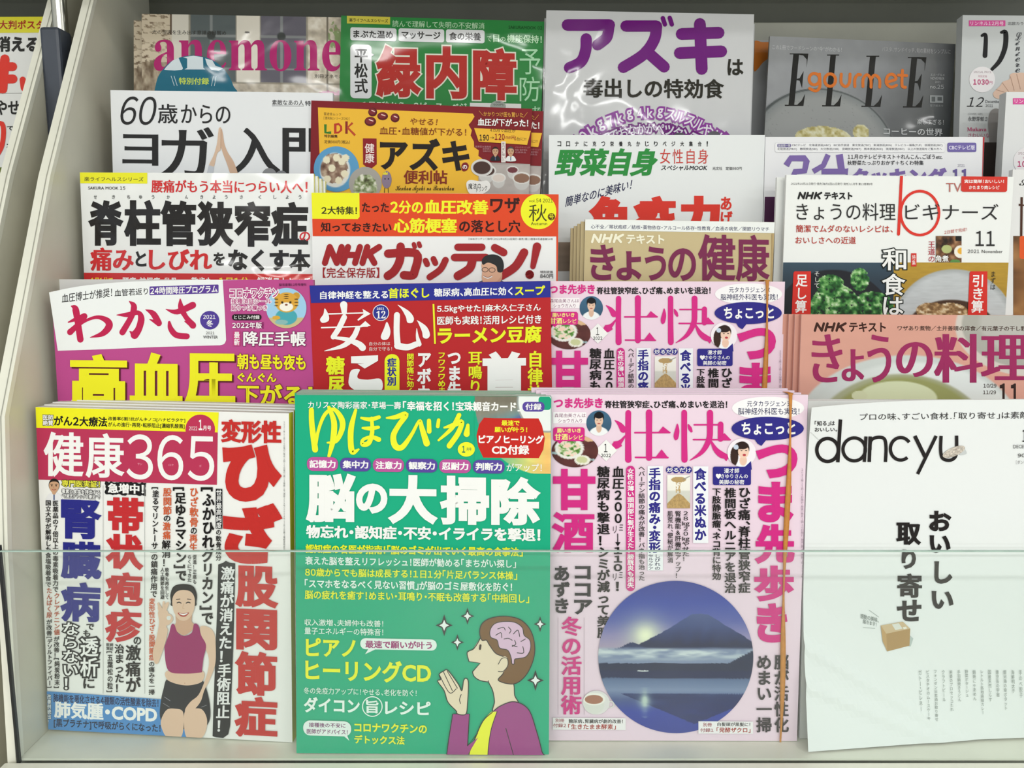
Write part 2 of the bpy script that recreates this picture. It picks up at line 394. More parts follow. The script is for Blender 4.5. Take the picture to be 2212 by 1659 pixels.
LIFT0, LSTEP, MICRO = 0.00025, 0.000030, 0.0000015
def build_mag(m):
    root = bpy.data.objects.new(m.name, None); COL.objects.link(root); root.empty_display_size = 0.02
    M = Matrix.Identity(4)
    for i in range(3): M[i][0], M[i][1], M[i][2], M[i][3] = m.e1[i], -m.n[i], m.up[i], m.base_pt[i]
    root.matrix_world = M
    root['label'] = m.label; root['category'] = m.cat
    if m.group: root['group'] = m.group
    # body: front sheet (may curl), spine, back
    W, H, T, th = m.W, m.H, m.thk, 0.0003
    N = 48 if m.bend is not None else 1
    V, F = [], []
    us = np.repeat(np.linspace(0, W, N+1)[None], N+1, 0).ravel(); vs = np.repeat(np.linspace(0, H, N+1)[:, None], N+1, 1).ravel()
    a, b, c = m.surf(us, vs); k = (N+1)**2
    for lift in (0, -th):
        V += [(float(x)-W/2, -(float(z)+lift), H-float(y)) for x, y, z in zip(a, b, c)]
    for i in range(N):
        for j in range(N):
            q = i*(N+1)+j; F.append((q, q+N+1, q+N+2, q+1)); F.append((k+q, k+q+1, k+q+N+2, k+q+N+1))
    ring_ = [j for j in range(N)]+[i*(N+1)+N for i in range(N)]+[N*(N+1)+j for j in range(N, 0, -1)]+[i*(N+1) for i in range(N, 0, -1)]
    for i in range(len(ring_)): p, q = ring_[i], ring_[(i+1) % len(ring_)]; F.append((p, q, k+q, k+p))
    mi = [0]*(2*N*N)+[2]*(len(F)-2*N*N)
    sx = W/2 if m.spine == 'right' else -W/2
    n0 = len(F); box_vf(min(sx, sx-math.copysign(th, sx)), max(sx, sx-math.copysign(th, sx)), th, T-th, 0, H, V, F); mi += [1]*(len(F)-n0)
    n0 = len(F); box_vf(-W/2, W/2, T-th, T, 0, H, V, F); mi += [0]*(len(F)-n0)
    me = py_mesh('cover', V, F, [mat(m.base, m.fin), mat(m.spinecol, m.fin), mat('#e6e6e2', 'matte')], mi); link('cover', me, root)
    V, F = [], []; g = 0.0006
    box_vf(-W/2+(g if m.spine == 'right' else th*1.5), W/2-(th*1.5 if m.spine == 'right' else g), th*1.2, T-th*1.2, 0.0002, H-0.00005, V, F)
    link('page_block', py_mesh('page_block', V, F, [pagemat()]), root)
    # print
    parts = {}
    uid = [0]
    def add(part, V3, F, col, color=None):
        if part == 'printed_panel' or (color is not None): uid[0] += 1; kk = uid[0]
        else: kk = 0
        d = parts.setdefault((part, color is not None, kk), dict(V=[], F=[], mi=[], mats=[], n=0, C=[]))
        mt = picmat(m.fin) if color is not None else mat(col, m.fin)
        if mt not in d['mats']: d['mats'].append(mt)
        d['V'].append(V3); d['F'].append(np.asarray(F)+d['n']); d['n'] += len(V3); d['mi'].append(np.full(len(F), d['mats'].index(mt)))
        if color is not None: d['C'].append(color)
    for it in m.items:
        kind, part = it[0], it[1]
        if kind == 'poly':
            px, col, z = it[2], it[3], it[4]
            tr = tessellate_polygon([[Vector((p[0], p[1], 0)) for p in px]])
            if not tr: continue
            F = np.array(tr); P = px
            if m.bend is not None:      # refine so that the panel follows the curl
                for _ in range(16):
                    e = P[F]; L = np.stack([np.linalg.norm(e[:, i]-e[:, (i+1) % 3], axis=1) for i in range(3)], 1)
                    if L.max() < 16: break
                    big = L.max(1) >= 16; nF = [F[~big]]; nP = [P]; base = len(P)
                    B_ = F[big]; Lb = L[big].argmax(1); idx = np.arange(len(B_))
                    A_, C_, D_ = B_[idx, Lb], B_[idx, (Lb+1) % 3], B_[idx, (Lb+2) % 3]
                    mid = (P[A_]+P[C_])/2; mid_i = base+idx; nP.append(mid)
                    nF += [np.stack([A_, mid_i, D_], 1), np.stack([mid_i, C_, D_], 1)]
                    P = np.concatenate(nP); F = np.concatenate(nF)
            add(part, m.local(P, LIFT0+z*LSTEP), F, col)
        elif kind == 'tris':
            add(part, m.local(it[2], LIFT0+it[5]*LSTEP+it[6]*MICRO), it[3], it[4])
        elif kind == 'text':
            (_, _, t, (x0, y0, x1, y1), col, w, vert, ol, slant, slope, wy, _, sp, arc, view, z, vs_) = it
            res = text_res(it); LV[0] = 41 if res > 3 else 13; sp_ = (LV[0]+3)*MICRO/LSTEP; passes = [(0, wy, col, sp_)]
            if ol: passes = [(ol[1], wy, ol[0], sp_), (0, wy, col, 2*sp_)]
            V0, _f = compose(t, vert, w, wy, res, sp)
            if not len(V0): continue
            lo, hi = V0[:, :2].min(0), V0[:, :2].max(0); sz = np.maximum(hi-lo, 1e-6)
            for ww, wwy, cc, dz in passes:
                V_, F_ = compose(t, vert, w, wwy, res, sp, ww)
                q = (V_[:, :2]-lo)/sz; px = np.stack([x0+q[:, 0]*(x1-x0), y1-q[:, 1]*(y1-y0)], 1)
                if arc: xx = (px[:, 0]-(x0+x1)/2)/((x1-x0)/2); px[:, 1] += arc*xx*xx
                old = m.v; m.v = view; ctr = np.array([(x0+x1)/2, (y0+y1)/2])
                sl = slope if slope is not None else (0 if vert else m.sl(m.P([ctr])[0, 1]))
                px = m.P(rs_shear(px, ctr, sl, slant)); m.v = old
                add(part, m.local(px, LIFT0+(z+dz)*LSTEP+V_[:, 2]*MICRO), F_, cc)
        elif kind == 'pic':
            (_, _, (x0, y0, x1, y1), f, nx, ny, shape, view, z, slope) = it
            old = m.v; m.v = view; k = view[2]
            nx = nx or max(6, int((x1-x0)/k/2.2)); ny = ny or max(6, int((y1-y0)/k/2.2))
            if shape == 'rect':
                U, Vv = np.meshgrid(np.linspace(0, 1, nx+1), np.linspace(0, 1, ny+1)); mx, my = nx, ny
            else:
                mx, my = max(24, int(nx*2.2)), max(8, ny//2); th_ = np.linspace(0, 2*math.pi, mx+1); r_ = np.linspace(0, 1, my+1)
                TH, R_ = np.meshgrid(th_, r_); U, Vv = .5+.5*R_*np.cos(TH), .5+.5*R_*np.sin(TH)
            colr = f(U, Vv); colr = np.clip(colr, 0, 1); lc = np.where(colr > .04045, ((colr+.055)/1.055)**2.4, colr/12.92)
            X = x0+U*(x1-x0); Y = y0+Vv*(y1-y0); cx = (x0+x1)/2
            sl = slope if slope is not None else m.sl(m.P([(cx, (y0+y1)/2)])[0, 1]); Y = Y+sl*(X-cx)
            px = m.P(np.stack([X.ravel(), Y.ravel()], 1)); m.v = old
            i, j = np.meshgrid(np.arange(mx), np.arange(my)); q = (j*(mx+1)+i).ravel()
            F = np.concatenate([np.stack([q, q+mx+1, q+mx+2], 1), np.stack([q, q+mx+2, q+1], 1)])
            add(part, m.local(px, LIFT0+z*LSTEP), F, None, np.concatenate([lc.reshape(-1, 3), np.ones((lc.shape[0]*lc.shape[1], 1))], 1))
    for (part, isc, _k), d in parts.items():
        V3 = np.concatenate(d['V']); F = np.concatenate(d['F'])
        # clip: keep the print inside the sheet
        lim = (0.05, -0.06) if m.bend is None else (0.012, -0.001)
        mx_ = (np.abs(V3[F][:, :, 0]).max(1) <= W/2+lim[0]) & (V3[F][:, :, 2].min(1) >= lim[1])
        if m.bend is None:
            V3[:, 0] = np.clip(V3[:, 0], -W/2+0.0001, W/2-0.0001); V3[:, 2] = np.clip(V3[:, 2], 0.0002, H-0.0001)
        A_ = V3[F]; e_ = np.stack([np.linalg.norm(A_[:, i]-A_[:, (i+1) % 3], axis=1) for i in range(3)], 1).max(1)
        h_ = np.linalg.norm(np.cross(A_[:, 1]-A_[:, 0], A_[:, 2]-A_[:, 0]), axis=1)/np.maximum(e_, 1e-9); mx_ &= h_ > 4e-6   # no slivers
        me = fast_mesh(part, V3, F[mx_], np.concatenate(d['mi'])[mx_], d['mats'], np.concatenate(d['C']) if isc else None)
        link(part, me, root)
    m.root = root
    return root

def dup(m, off, label, group=None, parts=None, rot=0.0, tip=0.0):
    """another copy of a magazine: thing and parts are copied, mesh data shared. off = (right, up, back) in metres"""
    r = m.root.copy(); COL.objects.link(r)
    M = m.root.matrix_world.copy()
    if rot: M = M @ Matrix.Rotation(rot, 4, 'Y')
    if tip: M = M @ Matrix.Rotation(math.radians(tip), 4, 'X')
    bk = -m.n*np.array([1, 1, 0]); bk /= np.linalg.norm(bk); o = m.e1*off[0]+np.array([0, 0, 1.0])*off[1]+bk*off[2]
    for i in range(3): M[i][3] += o[i]
    r.matrix_world = M; r['label'] = label
    g = group or m.group
    if g: r['group'] = g
    for ch in m.root.children:
        if parts is not None and ch.name.split('.')[0] not in parts: continue
        c = ch.copy(); COL.objects.link(c); c.parent = r
    return r
# ---------------------------------------------------------------- the magazines and their covers
FL = {k: CAMZ-v for k, v in {1: .395, 2: .29, 3: .215, 4: .14, 5: .045}.items()}
BK, WH = '#1c1a1b', '#f3f3f1'
J = 'magazine'
G5 = 'magazines in the top row of the rack'

# ---- row 1, crimson and yellow health monthly
m = M365 = Mag('magazine', 'white health magazine with crimson title panel, front of the bottom left pile', J, (77, 879), (624, 893), .668, 2.6, FL[1], T=.010, base='#efefec', spinecol='#e9e13a', slopes=(880, .022, 1600, .056), dR=.653)
m.view(60, 850, 3.687)
m.poly([(62, 103), (1522, 150), (1514, 312), (66, 272)], '#f0ec22')
m.circ(1375, 285, 118, '#bd3457')
m.poly([(66, 272), (1514, 310), (1507, 727), (80, 685)], '#b93658')
m.T([('医師', 122, 168, 205, 212), ('絶賛', 122, 212, 205, 256)], col=WH, w=.02, ol=(BK, .07), part='strapline_lettering')
m.text('がん2大療法', 210, 180, 635, 262, BK, .035)
m.T([('改善率6割！抗がんキノコ[ハナビラタケ]', 642, 190, 1255, 226), ('がんの進行・再発・転移阻止[濃縮乳酸菌]', 642, 234, 1250, 276)], col=BK, w=.02)
m.text('2022', 1285, 262, 1352, 293, WH, .0); m.text('1', 1362, 208, 1392, 292, WH, .03); m.text('月号', 1396, 256, 1462, 294, WH, .03)
m.part = 'title_lettering'
m.text('健', 128, 305, 447, 665, WH, .024, slope=.02, res=3); m.text('康', 462, 315, 772, 672, WH, .024, slope=.02)
m.text('365', 788, 330, 1487, 690, WH, .003, slope=.02, res=6)
m.part = 'cover_lettering'
m.T([('サン', 876, 552, 912, 570), ('ロク', 1124, 560, 1162, 578), ('ゴ', 1366, 567, 1384, 585)], col='#e79ab0', w=.01)
def man(m, x, y, s, suit='#e6e6e8', skin='#c99f7e', hair='#241e1c', tie='#4f5f86', part='portrait_picture', glasses=False):
    m.blob([(x-1.15*s, y+2.3*s), (x-.9*s, y+1.35*s), (x-.3*s, y+1.05*s), (x+.3*s, y+1.05*s), (x+.9*s, y+1.35*s), (x+1.15*s, y+2.3*s)], suit, part)
    m.poly([(x-.25*s, y+.9*s), (x+.25*s, y+.9*s), (x, y+1.7*s)], WH, part); m.line([(x, y+1.2*s), (x, y+2.1*s)], .22*s, tie, part)
    m.blob([(x-.3*s, y+.6*s), (x+.3*s, y+.6*s), (x+.28*s, y+1.15*s), (x, y+1.35*s), (x-.28*s, y+1.15*s)], skin, part)
    m.circ(x, y-.12*s, .82*s, hair, part, ry=1.02*s)
    m.blob([(x-.74*s, y-.25*s), (x-.4*s, y-.62*s), (x+.4*s, y-.62*s), (x+.74*s, y-.25*s), (x+.66*s, y+.45*s), (x+.3*s, y+.95*s), (x-.3*s, y+.95*s), (x-.66*s, y+.45*s)], skin, part)
    for q in (-1, 1):
        m.line([(x+q*.5*s, y-.24*s), (x+q*.2*s, y-.24*s)], .09*s, hair, part); m.circ(x+q*.33*s, y-.03*s, .1*s, '#2a1d18', part)
    m.line([(x, y+.05*s), (x-.05*s, y+.3*s), (x+.08*s, y+.33*s)], .05*s, '#9c7355', part)
    m.line([(x-.28*s, y+.52*s), (x, y+.62*s), (x+.28*s, y+.52*s)], .1*s, '#a8524c', part)
    if glasses:
        for q in (-1, 1): m.ring(x+q*.35*s, y-.02*s, .27*s, .06*s, '#3a2c28', part)
man(m, 212, 735, 52)
m.text('専門医実証！', 274, 690, 578, 745, '#e9e64a', .03, ol=('#3d3c20', .07))
m.T([('毒素と食塩を排出する', 274, 763, 578, 798), ('“守尾式デトックス療法”で', 274, 802, 578, 836)], col=WH, w=.02, ol=('#222', .08) if 0 else ('#26242a', .08))
m.part = 'side_lettering'
m.V([('医薬品の7倍以上の毒素吸着力で', 200, 852, 247, 1580), ('国立大学が解明した食塩吸着食で', 143, 850, 190, 1540)], w=.025)
m.view(60, 1230, 3.687)
m.V([('クレアチニン値', 210, 187, 258, 520), ('たんぱく尿', 152, 145, 198, 385)], col='#b8593c', w=.02)
m.V([('が改善！', 210, 530, 256, 700), ('[純炭粉末]', 210, 705, 258, 942), ('が改善', 152, 395, 198, 525), ('[デソルトファイバー]', 152, 535, 200, 940)], w=.025)
m.part = 'headline_lettering'
NV = '#2a2c86'
m.view(60, 850, 3.687)
m.text('腎', 268, 846, 592, 1158, NV, .055); m.text('臓', 265, 1178, 590, 1478, NV, .05)
m.rect(622, 706, 942, 806, '#1c1b1c', rough=7); m.text('急増中！', 640, 716, 928, 795, WH, .05)
RD = '#c52f33'
for ch, b in (('帯', (635, 826, 927, 1112)), ('状', (622, 1120, 925, 1402))): m.text(ch, *b, RD, .06)
m.view(60, 1230, 3.687)
m.text('病', 262, 100, 582, 416, NV, .05)
for ch, b in (('疱', (618, 20, 918, 292)), ('疹', (618, 308, 916, 580))): m.text(ch, *b, RD, .055)
m.text('の', 845, 535, 905, 598, w=.03); m.V([('激痛が', 780, 600, 905, 975), ('治まった！', 694, 592, 770, 975)], w=.03)
m.T([('医師', 628, 585, 684, 612), ('実証', 628, 615, 684, 642)], w=.02); m.V([('[五葉松の粒]', 630, 650, 682, 975)], w=.02)
m.V([('で', 470, 430, 532, 480), ('も', 445, 480, 500, 535), ('に', 445, 866, 535, 946)], w=.03)
m.V([('透析', 420, 542, 568, 852), ('ならない！', 285, 420, 405, 952)], col=WH, w=.02, ol=('#1c1b1d', .085))
for x in (604, 935): m.line([(x, -670), (x, 985)], 2.5, '#9c9c9c', sm=False)
m.part = 'side_lettering'
m.view(60, 850, 3.687)
m.V([('[塗るマリントーサ]の鎮痛作用で', 980, 745, 1042, 1620)], w=.025, slant=-.02)
m.V([('股関節', 1080, 752, 1150, 965), ('激痛', 1078, 1022, 1142, 1160), ('ひざ軟骨', 1292, 752, 1362, 1060), ('再生', 1290, 1122, 1355, 1255)], col='#cf5a2e', w=.025)
m.V([('の', 1085, 970, 1140, 1018), ('の', 1300, 1066, 1350, 1118), ('解消！', 1070, 1165, 1140, 1375)], w=.025)
m.V([('軟骨も再生して', 1096, 1385, 1128, 1636), ('人工関節を回避', 1058, 1385, 1092, 1636), ('促進！正座も', 1316, 1282, 1348, 1515), ('らくにできた', 1275, 1285, 1308, 1500)], w=.02)
m.V([('[足ゆらマシン]で', 1162, 745, 1268, 1490)], w=.04, slant=.01)
m.V([('[ふかひれグリカン]で', 1375, 745, 1488, 1838)], w=.04, slant=-.01)
m.rect(1500, 758, 1552, 1076, '#26262a'); m.V([('世界最高純度', 1504, 764, 1548, 1072)], col=WH, w=.01); m.V([('の軟骨成分', 1500, 1085, 1545, 1330)], w=.02)
m.part = 'headline_lettering'
m.poly([(1520, 1360), (1560, 1345), (1580, 1330), (1610, 1345), (1655, 1350), (1650, 1600), (1640, 2000), (1628, 2300), (1615, 2640), (1600, 2710), (1560, 2740), (1505, 2735), (1475, 2725), (1482, 2500), (1500, 2000), (1512, 1700)], '#232427')
m.V([('激痛が消えた！手術阻止！', 1518, 1375, 1632, 2690)], col='#e8e8e8', w=.035, slant=-.036)
m.view(60, 1230, 3.687)
m.V([('変形性ひざ・股関節症', 968, 226, 1018, 724)], col='#cf5a2e', w=.02); m.V([('の痛みを一掃', 966, 734, 1014, 995)], w=.02)
m.view(60, 850, 3.687)
R2 = '#c52f2b'; m.part = 'headline_lettering'
for ch, b in (('変形性', (1540, 208, 2022, 396)), ('ひ', (1552, 402, 2026, 862)), ('ざ', (1556, 866, 2032, 1356)), ('股', (1655, 1372, 2000, 1704)), ('関', (1663, 1716, 1988, 2042)), ('節', (1650, 2052, 1988, 2402)), ('症', (1648, 2410, 1990, 2734))): m.text(ch, *b, R2, .085 if len(ch) == 1 and ch in 'ひざ' else .055)
m.text('2021年11月16日発行（毎月1回16日発行）第19巻第1号（通巻209号）2004年12月2日第3種郵便物認可', 2038, 222, 2052, 1245, '#555', .0, vert=True) if 0 else m.text('2021年11月16日発行（毎月1回16日発行）第19巻第1号（通巻209号）2004年12月2日第3種郵便物認可', 2038, 222, 2052, 1245, '#555555', .0, part='side_lettering', vert=True)
m.view(60, 1230, 3.687)
m.poly([(104, 964), (1060, 1030), (1352, 1052), (1352, 1380), (104, 1285)], '#4d8cca')
m.part = 'banner_lettering'
m.V([('改善例続出！', 160, 990, 192, 1225)], col='#dfe9f2', w=.02, ol=('#1b2433', .07))
m.text('肺機能を悪化させる4種類の活性酸素を除去！', 208, 1006, 1045, 1074, '#1c2c55', .03)
m.text('肺気腫・COPD', 215, 1062, 1035, 1200, WH, .045); m.text('[黒プラチナ]で呼吸がらくになった！', 212, 1204, 1062, 1280, '#1d2a44', .03)
def woman(m):
    sk, sd, p = '#e0bfa6', '#cfa58a', 'woman_picture'
    m.blob([(1060, 1180), (1062, 1060), (1085, 950), (1115, 870), (1200, 905), (1300, 915), (1395, 885), (1430, 960), (1455, 1080), (1450, 1200), (1380, 1260), (1120, 1260)], '#2a2a30', p)
    m.blob([(1065, 1200), (1110, 1115), (1180, 1105), (1240, 1130), (1245, 1250), (1225, 1330), (1170, 1358), (1110, 1330), (1075, 1270)], sk, p)
    m.blob([(1250, 1250), (1255, 1130), (1320, 1105), (1390, 1110), (1430, 1180), (1425, 1270), (1390, 1335), (1320, 1358), (1268, 1330)], sk, p)
    m.blob([(1125, 800), (1385, 800), (1395, 885), (1300, 918), (1200, 910), (1112, 870)], sk, p)
    m.circ(1255, 902, 5, sd, p)
    m.blob([(1015, 740), (1000, 660), (1030, 540), (1050, 420), (1045, 330), (1120, 330), (1110, 450), (1120, 480), (1100, 580), (1060, 700), (1040, 745)], sk, p)       # raised arm
    m.blob([(1375, 460), (1440, 455), (1490, 510), (1502, 640), (1495, 760), (1450, 880), (1410, 960), (1380, 1050), (1320, 1120), (1270, 1140), (1258, 1110), (1300, 1050), (1360, 1000), (1400, 920), (1440, 800), (1445, 700), (1410, 600)], sk, p)
    m.blob([(1048, 340), (1040, 300), (1060, 280), (1080, 310), (1100, 270), (1112, 262), (1105, 330), (1150, 360), (1160, 400), (1120, 440), (1060, 430)], sk, p)
    m.circ(1128, 382, 17, '#dfe2df', p)
    for a, b in (((1060, 330), (1045, 268)), ((1085, 320), (1088, 258)), ((1100, 325), (1122, 265))): m.line([a, b], 18, sk, p)
    m.blob([(1190, 330), (1305, 330), (1310, 410), (1340, 450), (1250, 520), (1165, 460), (1185, 420)], sd, p)
    m.blob([(1150, 435), (1175, 440), (1200, 500), (1250, 525), (1310, 500), (1330, 430), (1365, 445), (1385, 520), (1425, 600), (1405, 700), (1392, 800), (1385, 815), (1250, 825), (1125, 800), (1095, 640), (1105, 580), (1130, 510)], '#9a2a66', p)
    m.blob([(1145, 250), (1142, 190), (1170, 130), (1245, 112), (1320, 130), (1350, 190), (1348, 250), (1330, 290), (1160, 290)], '#1f1b1c', p)
    m.blob([(1158, 230), (1190, 175), (1245, 160), (1305, 175), (1335, 230), (1328, 320), (1290, 385), (1245, 405), (1200, 385), (1165, 320)], sk, p)
    for q in (-1, 1):
        m.line([(1247+q*58, 235), (1247+q*30, 232)], 7, '#4a3530', p); m.line([(1247+q*52, 262), (1247+q*36, 257), (1247+q*20, 264)], 8, '#2a1c1a', p)
    m.line([(1246, 270), (1240, 305), (1254, 307)], 4, sd, p)
    m.blob([(1200, 340), (1245, 346), (1290, 338), (1270, 365), (1245, 373), (1218, 364)], '#b0473f', p); m.blob([(1212, 345), (1245, 349), (1280, 343), (1262, 357), (1245, 361), (1226, 356)], WH, p)
    m.line([(1095, 1010), (1140, 1040)], 5, '#8a8a92', p); m.line([(1085, 1060), (1135, 1090)], 4, '#8a8a92', p); m.line([(1390, 1090), (1430, 1075)], 4, '#8a8a92', p)
woman(m)

# ---- row 1, green brain magazine
m = MYUHO = Mag('magazine', 'green magazine with yellow brush title and big white headline, front of the bottom green pile', J, (637, 854), (1191, 857), .652, 5.9, FL[1], T=.0036, base='#18ab82', slopes=(850, .006, 1640, .028))
m.view(610, 830, 3.687); YL = '#eef030'; PK, PU = '#b9549b', '#58479c'
def disc(U, V):
    X = 1530+U*620; Y = 95+V*615; dx, dy = X-2120, Y-135; r = np.hypot(dx, dy); a = np.arctan2(dy, -dx)
    img = ramp(a/1.57, [(0, '#7d7868'), (.12, '#8b8a7c'), (.25, '#6f8f92'), (.33, '#5f6ba0'), (.42, '#59a08f'), (.6, '#86c08a'), (.8, '#d9d77c'), (1.0, '#f0c070'), (1.2, '#e8d890')])
    img = img*(0.94+.12*vnoise(r/40, a*3, 3)[..., None])
    img = lay(img, (250-r)/6, '#9aa09c'); img = lay(img, (236-r)/6, '#e9efec')
    g = np.zeros_like(X); img = lay(img, (r-585)/4, '#18ab82'); return img
m.pic(1530, 97, 2138, 710, disc, part='disc_picture', nx=110, ny=110)
m.rect(2040, 97, 2138, 205, '#16a07a', r=24)
m.text('カリスマ陶彩画家・草場一壽', 205, 137, 945, 196, WH, .012, part='strapline_lettering'); m.text('「幸福を招く！宝珠観音カード」', 960, 137, 1900, 214, WH, .04, part='strapline_lettering')
m.rect(1912, 140, 2088, 218, PU, r=34); m.text('付録', 1935, 152, 2065, 206, WH, .03)
m.poly([(1605, 266), (1690, 270), (2040, 272), (2068, 330), (2090, 430), (2078, 520), (2042, 588), (1600, 584), (1560, 500), (1546, 410), (1566, 320)], '#c5271f')
m.T([('最速で', 1745, 286, 1890, 330), ('願いが叶う！', 1690, 338, 1950, 384)], col=YL, w=.03); m.text('ピアノヒーリング', 1563, 404, 2082, 474, WH, .045); m.text('CD付録', 1668, 482, 1967, 560, WH, .04)
p = 'title_lettering'
for pts, w in (([(232, 205), (236, 320), (262, 520)], [40, 44, 48]), ([(262, 500), (290, 360), (340, 240), (410, 200), (470, 270), (478, 350), (430, 450), (360, 465)], [30, 26, 30, 30, 44, 44, 34, 14]), ([(372, 185), (412, 300), (405, 440), (372, 572)], [28, 46, 46, 26]),
               ([(585, 205), (550, 340), (545, 460), (560, 540), (608, 518)], [24, 44, 46, 44, 16]), ([(630, 268), (700, 280), (770, 262)], [20, 34, 30]), ([(640, 348), (700, 352), (765, 342)], [18, 34, 26]), ([(712, 270), (716, 380), (690, 465), (640, 478), (645, 440), (710, 420), (768, 440)], [26, 34, 40, 36, 26, 30, 40]),
               ([(832, 268), (900, 262), (985, 240), (925, 330), (885, 410), (900, 490), (955, 500), (1030, 400), (1092, 290), (1112, 350), (1150, 470)], [16, 36, 44, 40, 46, 50, 44, 30, 24, 40, 52]), ([(1168, 290), (1170, 375)], [34, 38]), ([(1245, 285), (1238, 335)], [28, 30]),
               ([(1290, 345), (1370, 322), (1430, 300), (1400, 390), (1330, 490)], [16, 38, 38, 42, 44]), ([(1408, 245), (1350, 350), (1245, 445)], [36, 34, 18]), ([(1478, 325), (1468, 395)], [26, 50])):
    m.line(pts, w, YL, part=p)
m.circ(1465, 518, 68, YL, ry=58); m.text('1', 1432, 490, 1456, 545, '#2c7a5a', .04); m.text('月号', 1466, 505, 1506, 530, '#2c7a5a', .02)
for i, (t, x0, y0, x1, y1) in enumerate((('記憶力', 197, 580, 445, 690), ('集中力', 460, 585, 706, 693), ('注意力', 722, 590, 970, 698), ('観察力', 985, 594, 1236, 702), ('忍耐力', 1250, 598, 1502, 706), ('判断力', 1518, 602, 1770, 710))):
    m.rect(x0, y0, x1, y1, (PK, PU)[i % 2], r=48); m.text(t, x0+20, y0+22, x1-20, y1-22, WH, .045)
m.text('がアップ！', 1785, 630, 2065, 694, WH, .01)
m.part = 'headline_lettering'
for ch, b in (('脳', (188, 708, 587, 1100)), ('の', (588, 790, 838, 1030)), ('大', (840, 722, 1240, 1115)), ('掃', (1255, 728, 1647, 1118)), ('除', (1663, 735, 2058, 1122))): m.text(ch, *b, WH, .062)
m.text('物忘れ・認知症・不安・イライラを撃退！', 190, 1130, 2055, 1240, WH, .05)
m.part = 'cover_lettering'
m.text('認知症の名医が指南！「脳のゴミが出ていく最高の食事法」', 187, 1283, 1915, 1358, YL, .04)
m.text('衰えた脳を整えリフレッシュ！医師が勧める「まちがい探し」', 183, 1382, 1860, 1450, '#eaf6f0', .02); m.text('80歳からでも脳は成長する！1日1分「片足バランス体操」', 183, 1474, 1870, 1542, YL, .025)
m.view(610, 1230, 3.687)
m.text('「スマホをなるべく見ない習慣」が脳のゴミ屋敷化を防ぐ！', 180, 88, 1830, 160, '#eaf6f0', .025); m.text('脳の疲れを癒す！めまい・耳鳴り・不眠も改善する「中指回し」', 180, 178, 1965, 250, YL, .022)
m.T([('収入激増、夫婦仲も改善！', 178, 398, 805, 450), ('量子エネルギーの特殊音！', 178, 463, 805, 520)], col='#e4f4ec', w=.012)
m.part = 'headline_lettering'
m.text('ピアノ', 188, 545, 586, 695, YL, .035); m.text('ヒーリングCD', 184, 720, 1185, 895, YL, .035)
m.part = 'cover_lettering'
m.rect(622, 550, 1230, 638, '#e8f2ee', r=42); m.poly([(660, 672), (690, 625), (750, 630)], '#e8f2ee'); m.text('最速で願いが叶う', 662, 566, 1192, 628, '#a03a76', .035)
m.text('冬の免疫力アップに！やせる、老化を防ぐ！', 172, 945, 1070, 998, '#dff2e8', .01); m.text('ダイコン', 172, 1016, 618, 1140, '#eaf6f0', .035); m.text('レシピ', 818, 1045, 1182, 1155, '#eaf6f0', .035)
m.ring(718, 1088, 78, 8, '#eaf6f0'); m.text('旨', 668, 1035, 768, 1142, '#eaf6f0', .035)
m.rect(168, 1202, 550, 1322, '#e4eeea', r=56); m.poly([(470, 1305), (535, 1360), (510, 1300)], '#e4eeea')
m.T([('接種後の不安に', 214, 1218, 505, 1255), ('医師がアドバイス！', 196, 1268, 522, 1308)], col='#7c3a70', w=.02)
m.T([('コロナワクチンの', 575, 1222, 1152, 1296), ('デトックス法', 575, 1318, 975, 1388)], col=YL, w=.035)
o, sk, p = '#2b2a2c', '#e9d8bd', 'profile_drawing'
m.blob([(1640, 880), (1700, 880), (1830, 890), (1850, 1000), (1880, 1070), (1800, 1130), (1680, 1130), (1690, 1050), (1675, 960)], sk, p, out=o, ow=7)
m.poly(np.vstack([smooth([(1575, 545), (1600, 480), (1700, 440), (1800, 560), (1840, 700), (1800, 880), (1650, 890), (1575, 880), (1530, 850), (1515, 815)], False), [(1577, 742), (1485, 730), (1473, 660), (1520, 630)]]), sk, p)
m.line([(1640, 892), (1575, 880), (1530, 850), (1515, 812)], 7, o, p); m.line([(1515, 812), (1577, 742), (1487, 730)], 7, o, p, sm=False); m.line([(1487, 730), (1473, 658), (1520, 632), (1552, 590), (1576, 545)], 7, o, p)
m.blob([(1572, 500), (1590, 430), (1660, 385), (1780, 370), (1900, 400), (1980, 490), (2010, 620), (1990, 740), (1930, 850), (1840, 908), (1720, 880), (1760, 820), (1745, 760), (1770, 700), (1700, 665), (1650, 600), (1625, 560), (1590, 560)], '#7a5632', p, out=o, ow=7)
m.blob([(1655, 480), (1690, 430), (1760, 412), (1850, 418), (1910, 460), (1925, 520), (1970, 560), (1975, 630), (1940, 690), (1880, 705), (1850, 712), (1845, 748), (1828, 745), (1822, 700), (1795, 640), (1730, 620), (1710, 560), (1660, 535)], '#dcb9d4', p, out=o, ow=6)
for q in ([(1715, 470), (1760, 458), (1775, 480)], [(1700, 520), (1740, 500), (1748, 540)], [(1800, 455), (1820, 480), (1808, 505)], [(1840, 510), (1875, 480), (1890, 530)], [(1765, 550), (1800, 545), (1830, 560)], [(1850, 560), (1858, 590), (1830, 610)], [(1900, 570), (1935, 550)], [(1870, 660), (1920, 660), (1915, 610)], [(1830, 600), (1870, 612)]): m.line(q, 6, o, p)
m.blob([(1745, 700), (1780, 690), (1800, 730), (1780, 790), (1740, 815), (1715, 750)], sk, p); m.line([(1720, 750), (1748, 705), (1790, 705), (1795, 760), (1760, 805), (1720, 808)], 6, o, p)
m.line([(1578, 600), (1574, 628)], 17, '#3a2a22', p)
